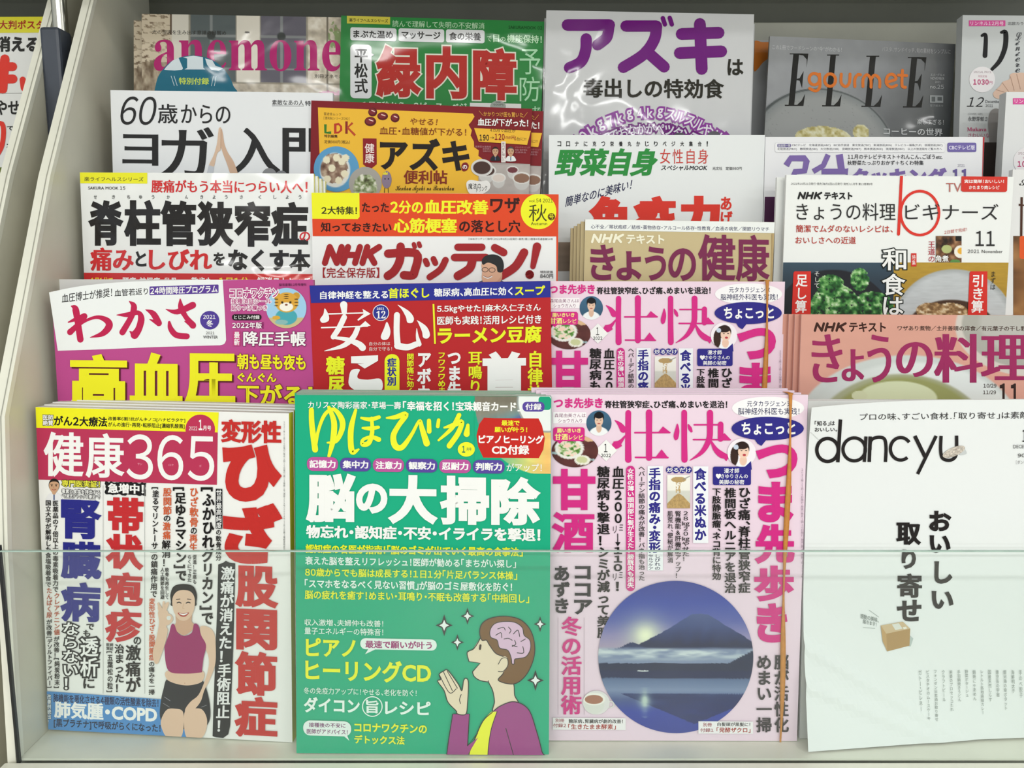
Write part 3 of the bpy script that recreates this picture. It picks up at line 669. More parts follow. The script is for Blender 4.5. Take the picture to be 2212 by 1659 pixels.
m.blob([(1675, 1130), (1740, 1080), (1850, 1048), (1960, 1110), (2020, 1270), (2065, 1440), (2063, 1500), (1640, 1500), (1490, 1490), (1540, 1330), (1600, 1200)], '#9e4487', p, out=o, ow=7)
m.poly(np.vstack([smooth([(1710, 1126), (1665, 1260), (1642, 1400), (1636, 1500)], False), smooth([(1480, 1494), (1520, 1370), (1600, 1200), (1665, 1128)], False)]), '#eef03c', p); m.line([(1710, 1126), (1665, 1260), (1642, 1400), (1636, 1500)], 6, o, p)
m.line([(1780, 1260), (1840, 1500)], 6, o, p, sm=False)
m.poly([(1358, 1145), (1490, 1145), (1475, 1400), (1560, 1330), (1478, 1498), (1310, 1490)], '#9e4487', p); m.line([(1310, 1490), (1325, 1350), (1358, 1145), (1490, 1145), (1475, 1400), (1555, 1300)], 7, o, p, sm=False)
m.blob([(1390, 1140), (1385, 1120), (1320, 1050), (1290, 960), (1238, 885), (1262, 870), (1250, 830), (1285, 805), (1320, 800), (1400, 905), (1430, 960), (1445, 880), (1465, 862), (1482, 900), (1475, 1060), (1465, 1140), (1430, 1152)], sk, p, out=o, ow=7)
for q in ([(1250, 830), (1330, 975), (1385, 945)], [(1285, 812), (1355, 960)], [(1315, 805), (1395, 940)], [(1425, 990), (1412, 1030), (1420, 1062)]): m.line(q, 6, o, p)
for x, y, r in ((1290, 440, 66), (1475, 367, 52), (1395, 575, 50), (2052, 430, 48), (2015, 877, 64)):
    k = .3; m.poly([(x, y-1.32*r), (x+k*r, y-k*r), (x+1.05*r, y), (x+k*r, y+k*r), (x, y+1.32*r), (x-k*r, y+k*r), (x-1.05*r, y), (x-k*r, y-k*r)], o, p)
    r2 = r*.66; m.poly([(x, y-r2), (x+.3*r2, y-.3*r2), (x+r2*.9, y), (x+.3*r2, y+.3*r2), (x, y+r2), (x-.3*r2, y+.3*r2), (x-r2*.9, y), (x-.3*r2, y-.3*r2)], '#eef4f2', p)

# ---- rows 1 and 2, pink monthly (twice)
def rnoise(a, b, seed): return vnoise(a, b, seed)[..., None]
def soukai(m, full=True):
    MG = '#d42c85'; NB = '#2f2a86'
    m.view(1170, 830, 3.687)
    m.part = 'strapline_lettering'
    m.text('つま先歩き', 95, 108, 487, 192, MG, .045); m.text('脊柱管狭窄症、ひざ痛、めまいを退治！', 500, 128, 1478, 192, BK, .035)
    m.circ(1803, 190, 288, '#f6f4f6', ry=92); m.part = 'cover_lettering'
    m.T([('元タカラジェンヌ', 1635, 132, 1985, 178), ('脳神経外科医も実践！', 1563, 188, 2052, 242)], col='#33335a', w=.008)
    m.rect(92, 222, 356, 312, '#f6f0f4'); m.T([('森尾由美さんは', 102, 232, 350, 264), ('ショウガ入り', 132, 274, 322, 306)], col='#7e3a66', w=.0)
    def portrait(U, V):
        img = flat(U, '#3d627e'); img = img*(1.1-.25*V[..., None])
        img = lay(img, ell(U, V, .5, 1.02, .42, .38), '#eef0f2'); img = lay(img, ell(U, V, .5, .68, .11, .2), '#d9b49c')
        img = lay(img, ell(U, V, .5, .27, .2, .22), '#15151a'); img = lay(img, ell(U, V, .5, .4, .165, .23), '#e3c1aa'); img = lay(img, ell(U, V, .5, .2, .19, .12), '#15151a')
        for q in (.43, .57): img = lay(img, ell(U, V, q, .38, .03, .012, .4), '#2a1a18')
        return lay(img, ell(U, V, .5, .52, .06, .018, .4), '#b5504a')
    m.pic(356, 208, 556, 410, portrait, 'portrait_picture', shape='ellipse', nx=44, ny=60)
    m.part = 'title_lettering'
    for a, w in (([(690, 228), (688, 420), (690, 600)], [46, 46, 52]), ([(583, 287), (620, 318), (650, 360)], [6, 34, 54]), ([(664, 412), (630, 455), (590, 485)], [12, 30, 60]), ([(855, 226), (855, 400), (855, 585)], [52, 48, 50]), ([(742, 385), (1020, 384)], 13), ([(748, 582), (1005, 584)], 13),
                 ([(1135, 226), (1135, 420), (1137, 600)], [46, 46, 50]), ([(1168, 322), (1180, 350), (1192, 374)], [12, 30, 20]), ([(1215, 322), (1425, 322)], 13), ([(1425, 318), (1424, 436)], 44), ([(1208, 440), (1500, 441)], 13), ([(1340, 228), (1340, 340), (1332, 440), (1275, 540), (1180, 606)], [50, 48, 46, 34, 5]), ([(1345, 445), (1385, 520), (1440, 565), (1500, 575)], [10, 40, 50, 16])): m.line(a, w, MG, 'title_lettering')
    for a in ([(965, 335), (1028, 385), (925, 386)], [(955, 518), (1010, 588), (900, 588)], [(1455, 388), (1510, 445), (1400, 445)], [(570, 456), (606, 512), (640, 490), (620, 448)], [(1425, 562), (1508, 552), (1470, 612)]): m.poly(a, MG, 'title_lettering')
    m.blob([(1080, 312), (1096, 370), (1085, 432), (1062, 444), (1050, 412), (1062, 362)], MG, 'title_lettering')
    m.part = 'cover_lettering'
    m.poly([(513, 440), (600, 526), (513, 612), (424, 526)], '#f2f1ef'); m.text('1', 496, 474, 524, 540, BK, .0); m.text('2022', 472, 552, 550, 580, BK, .025)
    def bowl(U, V):
        img = flat(U, '#5c3230')*(0.85+.3*rnoise(U*6, V*6, 2)); img = lay(img, np.clip((np.abs(V-.55-U*.25+.0)<.03)*1., 0, 1), '#9db4b8')
        img = lay(img, ell(U, V, .8, .12, .12, .1), '#d9b48c')
        img = lay(img, ell(U, V, .38, .42, .31, .33), '#e8e8e2'); n = vnoise(U*14, V*14, 5); food = ramp(n, [(.2, '#2f5a2a'), (.42, '#6fa04a'), (.55, '#e6e0d0'), (.75, '#f2cdb8')])
        img = np.where(ell(U, V, .38, .42, .25, .25)[..., None] > .5, food, img); img = lay(img, ell(U, V, .66, .78, .17, .15), '#ebe9dd'); return lay(img, ell(U, V, .65, .77, .12, .1), '#c8cc9c')
    m.pic(80, 400, 450, 660, bowl, 'dish_picture', shape='ellipse')
    m.rect(92, 342, 342, 452, MG, r=20); m.poly([(120, 450), (170, 450), (142, 474)], MG)
    m.text('腸いきいき', 122, 350, 312, 386, '#f3ec8a', .03); m.text('甘酒', 104, 392, 208, 444, '#f3ec8a', .035); m.text('レシピ', 216, 402, 328, 440, '#f3ec8a', .02)
    m.circ(1798, 352, 288, NB, ry=94); m.poly([(1690, 430), (1790, 438), (1748, 490), (1715, 470)], NB)
    m.text('ちょこっと', 1590, 302, 2018, 402, WH, .035)
    def girl(U, V):
        img = flat(U, '#f4ecf2'); img = lay(img, ell(U, V, .5, 1.0, .38, .26), '#f4f6fa'); img = lay(img, ell(U, V, .24, .62, .14, .34), '#3a2620'); img = lay(img, ell(U, V, .52, .36, .25, .26), '#2e1e1a')
        img = lay(img, ell(U, V, .55, .78, .13, .18), '#ecc6b0'); img = lay(img, ell(U, V, .56, .46, .19, .24), '#f0cdb8'); img = lay(img, ell(U, V, .5, .25, .24, .13), '#2e1e1a'); img = lay(img, ell(U, V, .3, .3, .09, .09), '#c8d4e6')
        for q in (.49, .65): img = lay(img, ell(U, V, q, .42, .035, .016, .4), '#201414')
        return lay(img, ell(U, V, .59, .58, .06, .04, .3), '#b83a44')
    m.pic(1478, 432, 1705, 656, girl, 'portrait_picture', shape='ellipse', nx=44, ny=60)
    m.rect(1362, 655, 1665, 802, NB, r=16); m.poly([(1610, 662), (1665, 610), (1672, 680)], NB)
    m.T([('漫才師', 1450, 668, 1572, 706), ('♥さゆりさんの', 1385, 712, 1640, 752), ('美脚の秘密', 1410, 758, 1612, 796)], col=WH, w=.015)
    m.part = 'headline_lettering'
    m.text('甘', 90, 672, 428, 1002, MG, .04, wy=.055); m.text('酒', 80, 1015, 420, 1340, MG, .045)
    for ch, b in (('つ', (1700, 478, 2035, 748)), ('ま', (1722, 775, 2005, 1098)), ('先', (1692, 1112, 2012, 1430)), ('歩', (1688, 1442, 2008, 1728)), ('き', (1710, 1740, 1955, 2054))): m.text(ch, *b, MG, .06)
    m.part = 'cover_lettering'
    m.V([('糖尿病も撃退！シミが減って美肌', 440, 650, 545, 2020), ('血圧200', 562, 652, 655, 1105)], w=.035)
    m.T([('リミ', 568, 1120, 648, 1176), ('リミ', 568, 1498, 645, 1552)], w=.0, slope=-.3); m.line([(605, 1190), (605, 1275)], 7, BK, sm=False); m.poly([(585, 1255), (627, 1255), (606, 1288)], BK)
    m.V([('110', 572, 1295, 640, 1486), ('！', 590, 1570, 615, 1645)], w=.04)
    m.rect(672, 648, 742, 1645, '#cf3187', r=34); m.V([('女性の薄い頭頂部に髪が生えた！膀胱炎も消失', 680, 668, 736, 1620)], col=WH, w=.03)
    m.V([('ヘバーデン結節の痛みが改善！バネ指も治った', 770, 655, 822, 1560)], w=.012)
    m.rect(842, 650, 965, 1480, '#f0f2f6'); m.V([('手指の痛み・変形', 850, 662, 948, 1342)], col=NB, w=.05); m.V([('セルフケア', 848, 1352, 888, 1476), ('しびれの', 898, 1352, 945, 1476)], col='#3a3a5a', w=.02)
    for i in range(4): m.circ(1015+i*51, 680, 27, NB)
    m.text('炒るだけ', 996, 662, 1188, 700, WH, .02)
    def bran(U, V):
        img = ramp(V, [(0, '#f4f2ea'), (.45, '#efece2'), (.5, '#d4d4ca'), (1, '#cfcfc4')]); n = .85+.3*rnoise(U*22, V*26, 9)
        img = lay(img, ((ell(U, V, .5, .14, .33, .085) > .5)*1.), '#b89a68'); img = lay(img, (np.abs(V-.12+(U-.75)*.35) < .015)*(U > .7)*1., '#8a8a8a')
        g = (np.abs(U-.47) < .1)*(V > .22)*(V < .55)*(vnoise(U*30, V*30, 4) > .55); img = lay(img, g*1., '#bfa06a')
        h = V > .55+.38*np.abs(U-.5)**1.3*2; img = np.where(h[..., None], np.array([.72, .6, .4])*n, img); return img
    m.pic(998, 720, 1180, 985, bran, 'dish_picture', nx=44, ny=60)
    m.V([('28㎏20㎏やせた！', 1116, 1010, 1176, 1405), ('腎機能&肝機能アップ！', 1060, 1008, 1110, 1540), ('肌荒れ、便秘が解消', 1000, 1008, 1046, 1420)], w=.012)
    m.rect(1204, 652, 1325, 1262, '#f0f2f6'); m.V([('食べる米ぬか', 1212, 665, 1312, 1240)], col=NB, w=.05)
    m.V([('ひざ痛、脊柱管狭窄症', 1562, 822, 1662, 1660), ('椎間板ヘルニアを退治', 1452, 822, 1548, 1660), ('下肢静脈瘤、ネコ背に特効', 1355, 828, 1428, 1556)], w=.03)
    m.text('2021年11月16日発行・発売（毎月1回16日発行・発売）第49巻第1号1994年', 2062, 670, 2082, 1540, '#7a6478', .0, vert=True, part='side_lettering')
    if not full: return
    m.view(1170, 1230, 3.687)
    m.part = 'headline_lettering'
    m.V([('あずき', 95, -30, 225, 345), ('ココア', 258, -30, 405, 355)], col='#2c2a2e', w=.04); m.V([('冬の活用術', 150, 372, 320, 1150)], col=MG, w=.035)
    for x in (130, 337): m.line([(x, 380), (x, 1150)], 2.5, '#a894a4', sm=False)
    m.V([('めまい一掃', 1705, 680, 1830, 1292), ('脳が活性化', 1848, 675, 1968, 1292)], col='#3a363a', w=.03)
    def fuji(U, V):
        img = ramp(V, [(0, '#2b3a92'), (.14, '#3448a4'), (.26, '#5560a8'), (.36, '#8c86b4'), (.44, '#a89ab4'), (.5, '#8c92b4')])
        d = np.hypot((U-.305)/1, (V-.36)/1); img = lay(img, np.exp(-(d/.12)**2)*.85, '#cfd6c0'); img = lay(img, np.exp(-(d/.055)**2), '#eef4d4')
        yy = .21+np.abs(U-.655)*0; s = np.abs(U-.655); prof = .208+np.where(s < .045, .004, 0)+np.clip(s-.045, 0, 1)*.66-.16*np.clip(s-.045, 0, 1)**2*1.2+.012*vnoise(U*30, U*0, 3)
        mt = (V > prof)*1.; snow = .35+.75*vnoise(U*34+V*8, V*10, 8); c = ramp(np.clip((V-.2)/.22+.25*(snow-.6), 0, 1), [(0, '#46588c'), (.5, '#34477e'), (.85, '#1d2c5c'), (1, '#16224a')])
        img = img*(1-mt[..., None])+c*mt[..., None]
        img = lay(img, ((V > .45-.045*np.exp(-((U-.22)/.07)**2)))*(U < .45)*1., '#24305c')
        cl = vnoise(U*7, V*34, 12); img = lay(img, np.clip((V-.425-.02*cl)/.02, 0, 1)*(V < .56), '#7f8eac'); img = lay(img, np.clip((V-.435)/.02, 0, 1)*np.clip((.53-V)/.04, 0, 1)*np.clip((cl-.35)*3.2, 0, 1), '#cbd6da')
        img = lay(img, (V > .535+.012*vnoise(U*9, U*0, 6)-.09*np.clip(U-.84, 0, 1)/.16)*1., '#1b2748')
        w = ramp(V, [(.585, '#1f2d56'), (.6, '#34456c'), (.66, '#60759a'), (.72, '#7a8cae'), (.78, '#45578a'), (.86, '#2f42a0'), (1, '#2c3c96')]); img = np.where((V > .59)[..., None], w, img)
        img = lay(img, ((V > .59)*(V < .635+.01*vnoise(U*8, U*0, 2)))*1., '#1a2650')
        r = (V > .74)*(V < .74+.2-(np.abs(U-.62)*.42))*(U > .12); img = lay(img, np.clip(r*1.*(.55+.5*vnoise(U*8, V*30, 5)), 0, 1), '#16265c')
        d = np.hypot((U-.3)*1.1, (V-.79)); img = lay(img, np.exp(-(d/.045)**2)*.8+.5*np.exp(-((U-.3)/.02)**2)*(V > .7)*(V < .9)*vnoise(U*4, V*60, 1), '#b8ccc4'); return lay(img, ((np.abs(U-.29) < .035)*(np.abs(V-.592) < .003))*1., '#e8eef0')
    m.pic(450, 88, 1682, 1298, fuji, 'mountain_picture', shape='ellipse', nx=150, ny=210)
    def cup(U, V):
        img = flat(U, '#e2dfde'); img = lay(img, ell(U, V, .42, .6, .38, .38), '#dcdcd6'); img = lay(img, ell(U, V, .42, .35, .42, .26), '#f1efe8'); return lay(img, ell(U, V, .41, .37, .34, .19), '#a8725c')
    m.ring(550, 1070, 24, 9, '#dcdcd6', 'dish_picture'); m.pic(328, 960, 540, 1150, cup, 'dish_picture', shape='ellipse', nx=40, ny=60)
    m.rect(88, 1176, 668, 1272, '#f2eef0'); m.part = 'cover_lettering'
    m.T([('別冊', 108, 1182, 180, 1212), ('付録2', 90, 1220, 195, 1252)], col='#a0505a', w=.02); m.text('糖尿病、腎臓病が劇的改善！', 214, 1186, 645, 1220, BK, .025); m.text('「生きたまま酵素」', 210, 1225, 590, 1268, '#a83a34', .03)
    m.rect(1246, 1204, 1680, 1302, '#f2eef0'); m.T([('別冊', 1282, 1215, 1352, 1246), ('付録1', 1260, 1258, 1366, 1290)], col='#a0505a', w=.02); m.text('白髪頭が黒髪に！', 1396, 1212, 1658, 1244, BK, .025); m.text('「発酵ザクロ」', 1390, 1252, 1660, 1294, '#a83a34', .03)
m = MSOU = Mag('magazine', 'pink magazine with a mountain in a blue circle, front of the banded bottom row pile', J, (1179, 851.5), (1745.5, 853), .658, 3.4, FL[1], T=.004, base='#ecd5e4', slopes=(850, .0, 1600, .006))
soukai(m)
mp = lambda p: np.stack([1305.9+(p[:, 0]-1324.6)*.93, 607.5+(p[:, 1]-852)*.935], 1)
m = MSOU2 = Mag('magazine', 'pink magazine with big magenta title held by a rubber band, second row from the front', J, (1166.7, 607), (1695.7, 608.5), .705, 3.4, FL[2], T=.004, base='#ebd3e2', slopes=(850, .0, 1600, .006), mp=mp)
soukai(m, False)

# ---- row 1, white food magazine (curling)
def bend_d(u, v):
    c = np.clip(1-u/.12, 0, 1)**2*np.clip(1-v/.10, 0, 1)**2
    q = np.clip((v-.20)-u*.62, 0, 1); q2 = np.clip((v-.165)-u*.62, 0, 1)
    rA = np.exp(-(((v-.206)-.61*u)*.85/.0045)**2); rB = np.exp(-(((v-.237)-.45*u)*.9/.0045)**2)
    fd = np.clip(1-u/.16, 0, 1); return 0*u, .0045*c, .008*c+.10*q+.09*q2+(.0026*rA+.0026*rB)*np.sqrt(fd)
m = MDAN = Mag('magazine', 'white food magazine with thin black latin title and small parcel, curling lower corner', J, (1746, 866), (2300, 862), .659, 2.9, FL[1], T=.0035, base='#e9ecec', spine='left', slopes=(860, -.012, 1600, -.03), bend=bend_d)
m.view(1700, 830, 3.949); m.part = 'strapline_lettering'
m.text('プロの味、すごい食材…「取り寄せ」は素敵な', 620, 240, 2140, 300, '#3a3838', .004, slope=-.012); m.part = 'cover_lettering'
m.T([('「知る」は', 236, 312, 408, 354), ('おいしい。', 236, 368, 428, 404)], col='#2c2a2a', w=.02)
for i in range(7): m.line([(202+i*10, 412+i*9), (206+i*10, 416+i*9)], 3, '#777777', sm=False)
m.part = 'title_lettering'; tc, tp = '#231f1f', 'title_lettering'
def oval(cx, cy, rx, ry, w, a0=0, a1=360):
    t = np.radians(np.linspace(a0, a1, 40)); m.line(np.stack([cx+rx*np.cos(t), cy+ry*np.sin(t)], 1), w, tc, tp, sm=False, cap=False)
oval(345, 560, 92, 98, 30); m.line([(455, 300), (432, 665)], 30, tc, tp, sm=False, cap=False)
oval(572, 555, 96, 98, 28); m.line([(672, 445), (658, 662)], 28, tc, tp, sm=False, cap=False)
m.line([(708, 445), (700, 662)], 30, tc, tp, sm=False, cap=False); m.line([(706, 560), (715, 480), (770, 452), (828, 465), (843, 540), (838, 662)], 28, tc, tp, cap=False)
oval(968, 550, 88, 96, 28, 50, 325); m.line([(1088, 440), (1175, 618)], 32, tc, tp, sm=False, cap=False); m.line([(1270, 440), (1112, 765)], 28, tc, tp, sm=False, cap=False)
m.line([(1312, 440), (1308, 560), (1325, 630), (1385, 648), (1432, 620), (1444, 560), (1444, 437)], 28, tc, tp, cap=False)
m.part = 'cover_lettering'
def bao(U, V):
    img = flat(U, '#cfc6ba')*(0.72+.5*rnoise(U*16, V*10, 3)); return lay(img, (vnoise(U*20, V*14, 8) > .68)*.5, '#8a7466')
m.blob([(1470, 600), (1530, 590), (1500, 540)], '#c8cccc', 'dish_picture')
m.pic(1325, 535, 1515, 615, bao, 'dish_picture', shape='ellipse', slope=-.35, nx=50, ny=50)
m.V([('おい', 1210, 1078, 1400, 1438), ('取', 928, 1178, 1142, 1372), ('り', 975, 1408, 1098, 1575)], col='#231f1f', w=.05)
m.text('い', 1222, 1310, 1408, 1440, '#231f1f', .045) if 0 else None
m.text('12', 2005, 385, 2075, 490, tc, .0); m.text('DECEMBER', 1928, 515, 2105, 545, '#4a4848', .0); m.text('900', 1966, 590, 2060, 622, '#4a4848', .01); m.text('［ダンチュウ］', 1950, 648, 2105, 680, '#8a8888', .0)
m.view(1700, 1230, 3.867)
m.V([('し', 1228, -70, 1380, 118), ('い', 1205, 178, 1388, 328)], col='#231f1f', w=.05); m.V([('寄せ', 915, 32, 1125, 432)], col='#231f1f', w=.045)
m.line([(684, 338), (764, 396)], 3, '#8a9290', sm=False); m.line([(634, 484), (732, 490)], 3, '#8a9290', sm=False)
m.T([('感動の美味、', 612, 385, 766, 425), ('届きます！', 632, 428, 746, 462)], col='#7c8482', w=.01, slope=.25)
p = 'parcel_picture'
m.poly([(1020, 545), (1052, 575), (1030, 640), (1010, 640)], '#b7c2c0', p)
m.poly([(780, 466), (965, 434), (1026, 492), (826, 534)], '#cdb48f', p); m.poly([(826, 534), (1026, 492), (1020, 634), (834, 682)], '#b08d5c', p); m.poly([(780, 466), (826, 534), (834, 682), (797, 600)], '#c09c6a', p)
m.poly([(872, 456), (930, 446), (962, 492), (902, 504)], '#dcdcd4', p); m.poly([(962, 480), (990, 475), (1000, 490), (972, 497)], '#e6e2d6', p)
m.part = 'cover_lettering'
cols = ['ガトー・ピレネー', 'ピスタチオのムースケーキ', 'フォンダン日本酒お取り寄せ', 'クラフトビール', '麻婆のプロセッコたれ', '手羽鍋焼きうどん', '野菜ポタージュ', '鍋焼にゃあめん', 'レトルト各地高級カレー', '国産天然しらす', '東京缶の宇宙', '銀河海の幸ポタット', '海鮮明太子', '手のべ餃子']
ends = [1180, 1255, 1262, 1098, 1180, 1098, 1058, 1090, 1205, 1100, 1060, 1170, 1028, 1066]
for i, (t, e) in enumerate(zip(cols, ends)):
    x = 1100+i*63.5; m.text(t, x+i*.8, 838, x+26+i*.8, e, '#858d89', .0, vert=True, slant=.03)

# ---- row 2
def bend_w(u, v):
    a = np.clip(1-u/.19, 0, 1)**2; b = np.clip(1-v/.13, 0, 1)
    return .002*a*b, .0115*a*np.clip(1-v/.3, 0, 1), .015*a*np.clip(1-v/.3, 0, 1)
m = MWAK = Mag('magazine', 'magenta health magazine with white title box and yellow headline, its top left corner curling forward', J, (126, 603), (677, 604.5), .698, 3.0, FL[2], T=.005, base='#bb4c8d', slopes=(605, -.01, 870, .02), bend=bend_w)
m.view(90, 580, 3.687)
q = np.vstack([smooth([(60, 190), (300, 142), (600, 111), (900, 98), (1200, 92), (1443, 90)], False, 4), [(1458, 320), (1470, 570)], smooth([(1470, 570), (1455, 600), (1420, 612)], False, 4), smooth([(1400, 612), (900, 626), (500, 643), (130, 655)], False, 4), [(95, 420)]])
m.poly(q, '#edf0f0')
m.part = 'strapline_lettering'; m.text('血圧博士が推奨！', 162, 178, 562, 250, '#2a2828', .01, slope=-.125); m.text('血管若返り', 582, 160, 848, 216, '#2a2828', .01, slope=-.06)
m.rect(860, 135, 1410, 205, '#5a3d96', r=8, slope=-.03); m.text('24時間降圧プログラム', 866, 140, 1402, 200, WH, .025, slope=-.03)
m.part = 'title_lettering'; CR = '#bf2350'

for a, w in (([(240, 300), (270, 322), (288, 420), (310, 565)], [10, 44, 42, 44]), ([(214, 428), (280, 402), (342, 380)], [8, 30, 42]), ([(340, 388), (285, 450), (228, 505)], [38, 30, 40]), ([(228, 508), (330, 428), (440, 388), (522, 415), (538, 462), (485, 520), (388, 549)], [40, 20, 24, 42, 48, 36, 4]),
             ([(600, 370), (690, 368), (770, 352), (795, 400), (775, 480), (742, 530)], [5, 34, 30, 44, 46, 54]), ([(700, 262), (736, 300), (718, 380), (645, 508)], [6, 40, 38, 42]), ([(830, 328), (890, 360), (935, 435)], [5, 40, 42]), ([(935, 438), (862, 405)], [38, 5]),
             ([(1105, 244), (1112, 310), (1150, 385), (1205, 452)], [8, 40, 34, 46]), ([(992, 325), (1080, 345), (1205, 292)], [5, 36, 46]), ([(1208, 456), (1140, 420)], [40, 5]), ([(1018, 428), (1030, 480), (1075, 530), (1158, 540)], [18, 36, 40, 40]), ([(742, 532), (704, 500)], [48, 5])): m.line(a, [x*1.18 for x in w], CR, 'title_lettering')
m.part = 'cover_lettering'
m.circ(1340, 412, 76, '#4f3c96', ry=74); m.text('2021', 1288, 368, 1386, 402, WH, .015); m.text('冬', 1314, 410, 1368, 466, WH, .03); m.text('2021', 1310, 502, 1378, 524, '#444444', .005); m.text('WINTER', 1288, 534, 1405, 558, '#444444', .012)
def tiger(U, V):
    img = flat(U, '#9fcbe8'); img = lay(img, (V > .74)*1., '#c8b98a')
    img = lay(img, ell(U, V, .5, .72, .27, .2), '#4aa6b2'); img = lay(img, ell(U, V, .25, .74, .1, .05), '#d9a83e')
    for q in (.27, .75): img = lay(img, ell(U, V, q, .2, .09, .09), '#c8963a')
    img = lay(img, ell(U, V, .51, .36, .29, .25), '#d9a440'); img = lay(img, ell(U, V, .5, .47, .17, .11), '#f4efe2')
    for q in (-1, 1):
        img = lay(img, ell(U, V, .5+q*.1, .36, .03, .03), '#3a2a1a')
        for y in (.28, .36, .44): img = lay(img, ell(U, V, .5+q*.25, y, .05, .012, .4), '#3a2a1a')
    for y in (.16, .21, .26): img = lay(img, ell(U, V, .5, y, .06, .012, .4), '#3a2a1a')
    img = lay(img, ell(U, V, .5, .42, .035, .022, .3), '#7a4030'); return lay(img, ell(U, V, .38, .85, .16, .06), '#8ab6b4')
m.pic(1790, 155, 2110, 475, tiger, 'tiger_drawing', shape='ellipse', nx=70, ny=90)
m.T([('コロナワクチン', 1502, 155, 1888, 232), ('接種済証シール', 1512, 240, 1832, 282), ('貼りつけ欄つき', 1512, 292, 1798, 336)], col='#b03a7c', w=.02, ol=('#f8eef4', .09))
m.rect(1518, 364, 1752, 412, '#221c20', r=22); m.text('とじこみ付録', 1534, 372, 1738, 404, WH, .01)
m.text('2022年版', 1520, 428, 1756, 478, WH, .02, ol=('#8a2a66', .03)); m.rect(1528, 500, 1586, 616, '#c2447f'); m.V([('最新', 1534, 504, 1580, 612)], col=WH, w=.02)
m.text('降圧手帳', 1608, 500, 2106, 620, WH, .03, ol=('#6a1c50', .03)); m.text('脳活道場12月号増刊', 1892, 118, 2108, 140, '#5a2048', .01)
m.part = 'headline_lettering'
for ch, b in (('高', (230, 680, 684, 1110)), ('血', (705, 668, 1125, 1070)), ('圧', (1140, 676, 1545, 1090))):
    m.text(ch, b[0]+12, b[1]+12, b[2]+12, b[3]+12, '#5a2020', .055, slope=.01); m.step(); m.text(ch, *b, '#eee926', .055, slope=.01)
for t, b in (('朝も昼も夜も', (1560, 680, 2105, 808)), ('ぐんぐん', (1562, 830, 1872, 905)), ('下がる！', (1562, 920, 2160, 1090))): m.text(t, *b, '#eee926', .035, ol=('#7a2440', .03), slope=.015)

m = MANS = Mag('magazine', 'red magazine with blue strip and white brush title, between magenta and pink ones', J, (668.4, 616.4), (1189, 606.5), .698, 3.0, FL[2], T=.004, base='#b8262a', slopes=(605, -.016, 870, -.012))
m.view(660, 590, 4.174)
m.poly([(36, 112), (2220, 68), (2220, 218), (50, 270)], '#2a3192')
m.part = 'strapline_lettering'; m.text('自律神経を整える', 132, 160, 745, 232, WH, .03, slope=-.012); m.text('首ほぐし', 748, 132, 1118, 226, '#eaf02c', .035); m.text('糖尿病、高血圧に効く', 1158, 130, 1870, 206, WH, .03, slope=-.02); m.text('スープ', 1885, 112, 2160, 200, '#eaf02c', .035)
m.part = 'title_lettering'; 
for a, w in (([(345, 285), (350, 355)], [66, 46]), ([(200, 368), (560, 358)], 12), ([(145, 492), (560, 478)], 12), ([(350, 398), (300, 500), (250, 575)], [50, 50, 46]), ([(250, 580), (380, 600), (480, 640), (515, 672)], [22, 40, 56, 62]), ([(470, 500), (430, 580), (340, 655), (172, 702)], [46, 48, 40, 5]),
             ([(825, 378), (822, 520), (830, 640)], [54, 54, 58]), ([(830, 655), (920, 668), (1000, 640)], [62, 56, 52]), ([(1003, 500), (1008, 570), (1025, 640)], [6, 26, 44])): m.line(a, w, WH, 'title_lettering')
m.poly([(515, 322), (588, 366), (475, 430), (468, 420), (525, 368)], WH, 'title_lettering'); m.poly([(540, 432), (588, 474), (470, 494)], WH, 'title_lettering')
for q in ([(175, 318), (210, 380), (208, 430), (155, 448), (132, 418), (162, 370)], [(735, 440), (766, 520), (748, 588), (702, 602), (680, 572), (708, 500)], [(833, 285), (930, 340), (976, 400), (965, 445), (920, 445), (905, 395), (870, 330)], [(1008, 425), (1090, 480), (1122, 550), (1102, 588), (1062, 580), (1050, 525), (1018, 450)]): m.blob(q, WH, 'title_lettering')
m.part = 'cover_lettering'
m.circ(680, 357, 74, WH); m.circ(680, 357, 68, '#2c3590'); m.text(ser('2021'), 643, 310, 710, 332, WH, .0); m.text(ser('12'), 640, 340, 722, 408, WH, .0)
m.T([('自分の体は', 576, 620, 764, 652), ('自分で守る！', 576, 664, 780, 700)], col='#f0dcd8', w=.0)
m.poly([(1146, 278), (1162, 278), (1176, 638), (1160, 638)], '#eaf02c')
m.T([('5.5㎏やせた！麻木久仁子さん', 1185, 282, 2120, 358), ('医師も実践！活用レシピ付き', 1188, 382, 2125, 462)], col=WH, w=.025, slope=-.015); m.text('ラーメン豆腐', 1192, 478, 2128, 635, '#eaf02c', .045)
m.part = 'headline_lettering'
m.text('糖', 184, 748, 355, 915, '#eaf02c', .05); m.text('尿', 200, 930, 360, 1090, '#eaf02c', .05)
m.poly([(412, 750), (655, 740), (655, 790), (535, 860), (470, 818), (535, 815), (412, 812)], WH, 'headline_lettering')
m.poly(smooth([(420, 872), (490, 868), (470, 920), (480, 950), (560, 960), (680, 955), (682, 1060), (520, 1080), (400, 1020), (395, 930)], True, 5), WH, 'headline_lettering')
m.rect(714, 730, 848, 1200, '#eaf02c', r=62); m.V([('症状別', 735, 762, 822, 1015)], col='#2c3590', w=.045)
m.V([('関節痛に効く', 912, 726, 978, 1090), ('フワフワめまい', 1196, 716, 1262, 1150), ('耳鳴り', 1468, 710, 1592, 1080)], col='#eaf02c', w=.025)
m.V([('アボカド', 1005, 720, 1136, 1300), ('つま先', 1278, 716, 1405, 1120)], col=WH, w=.045)
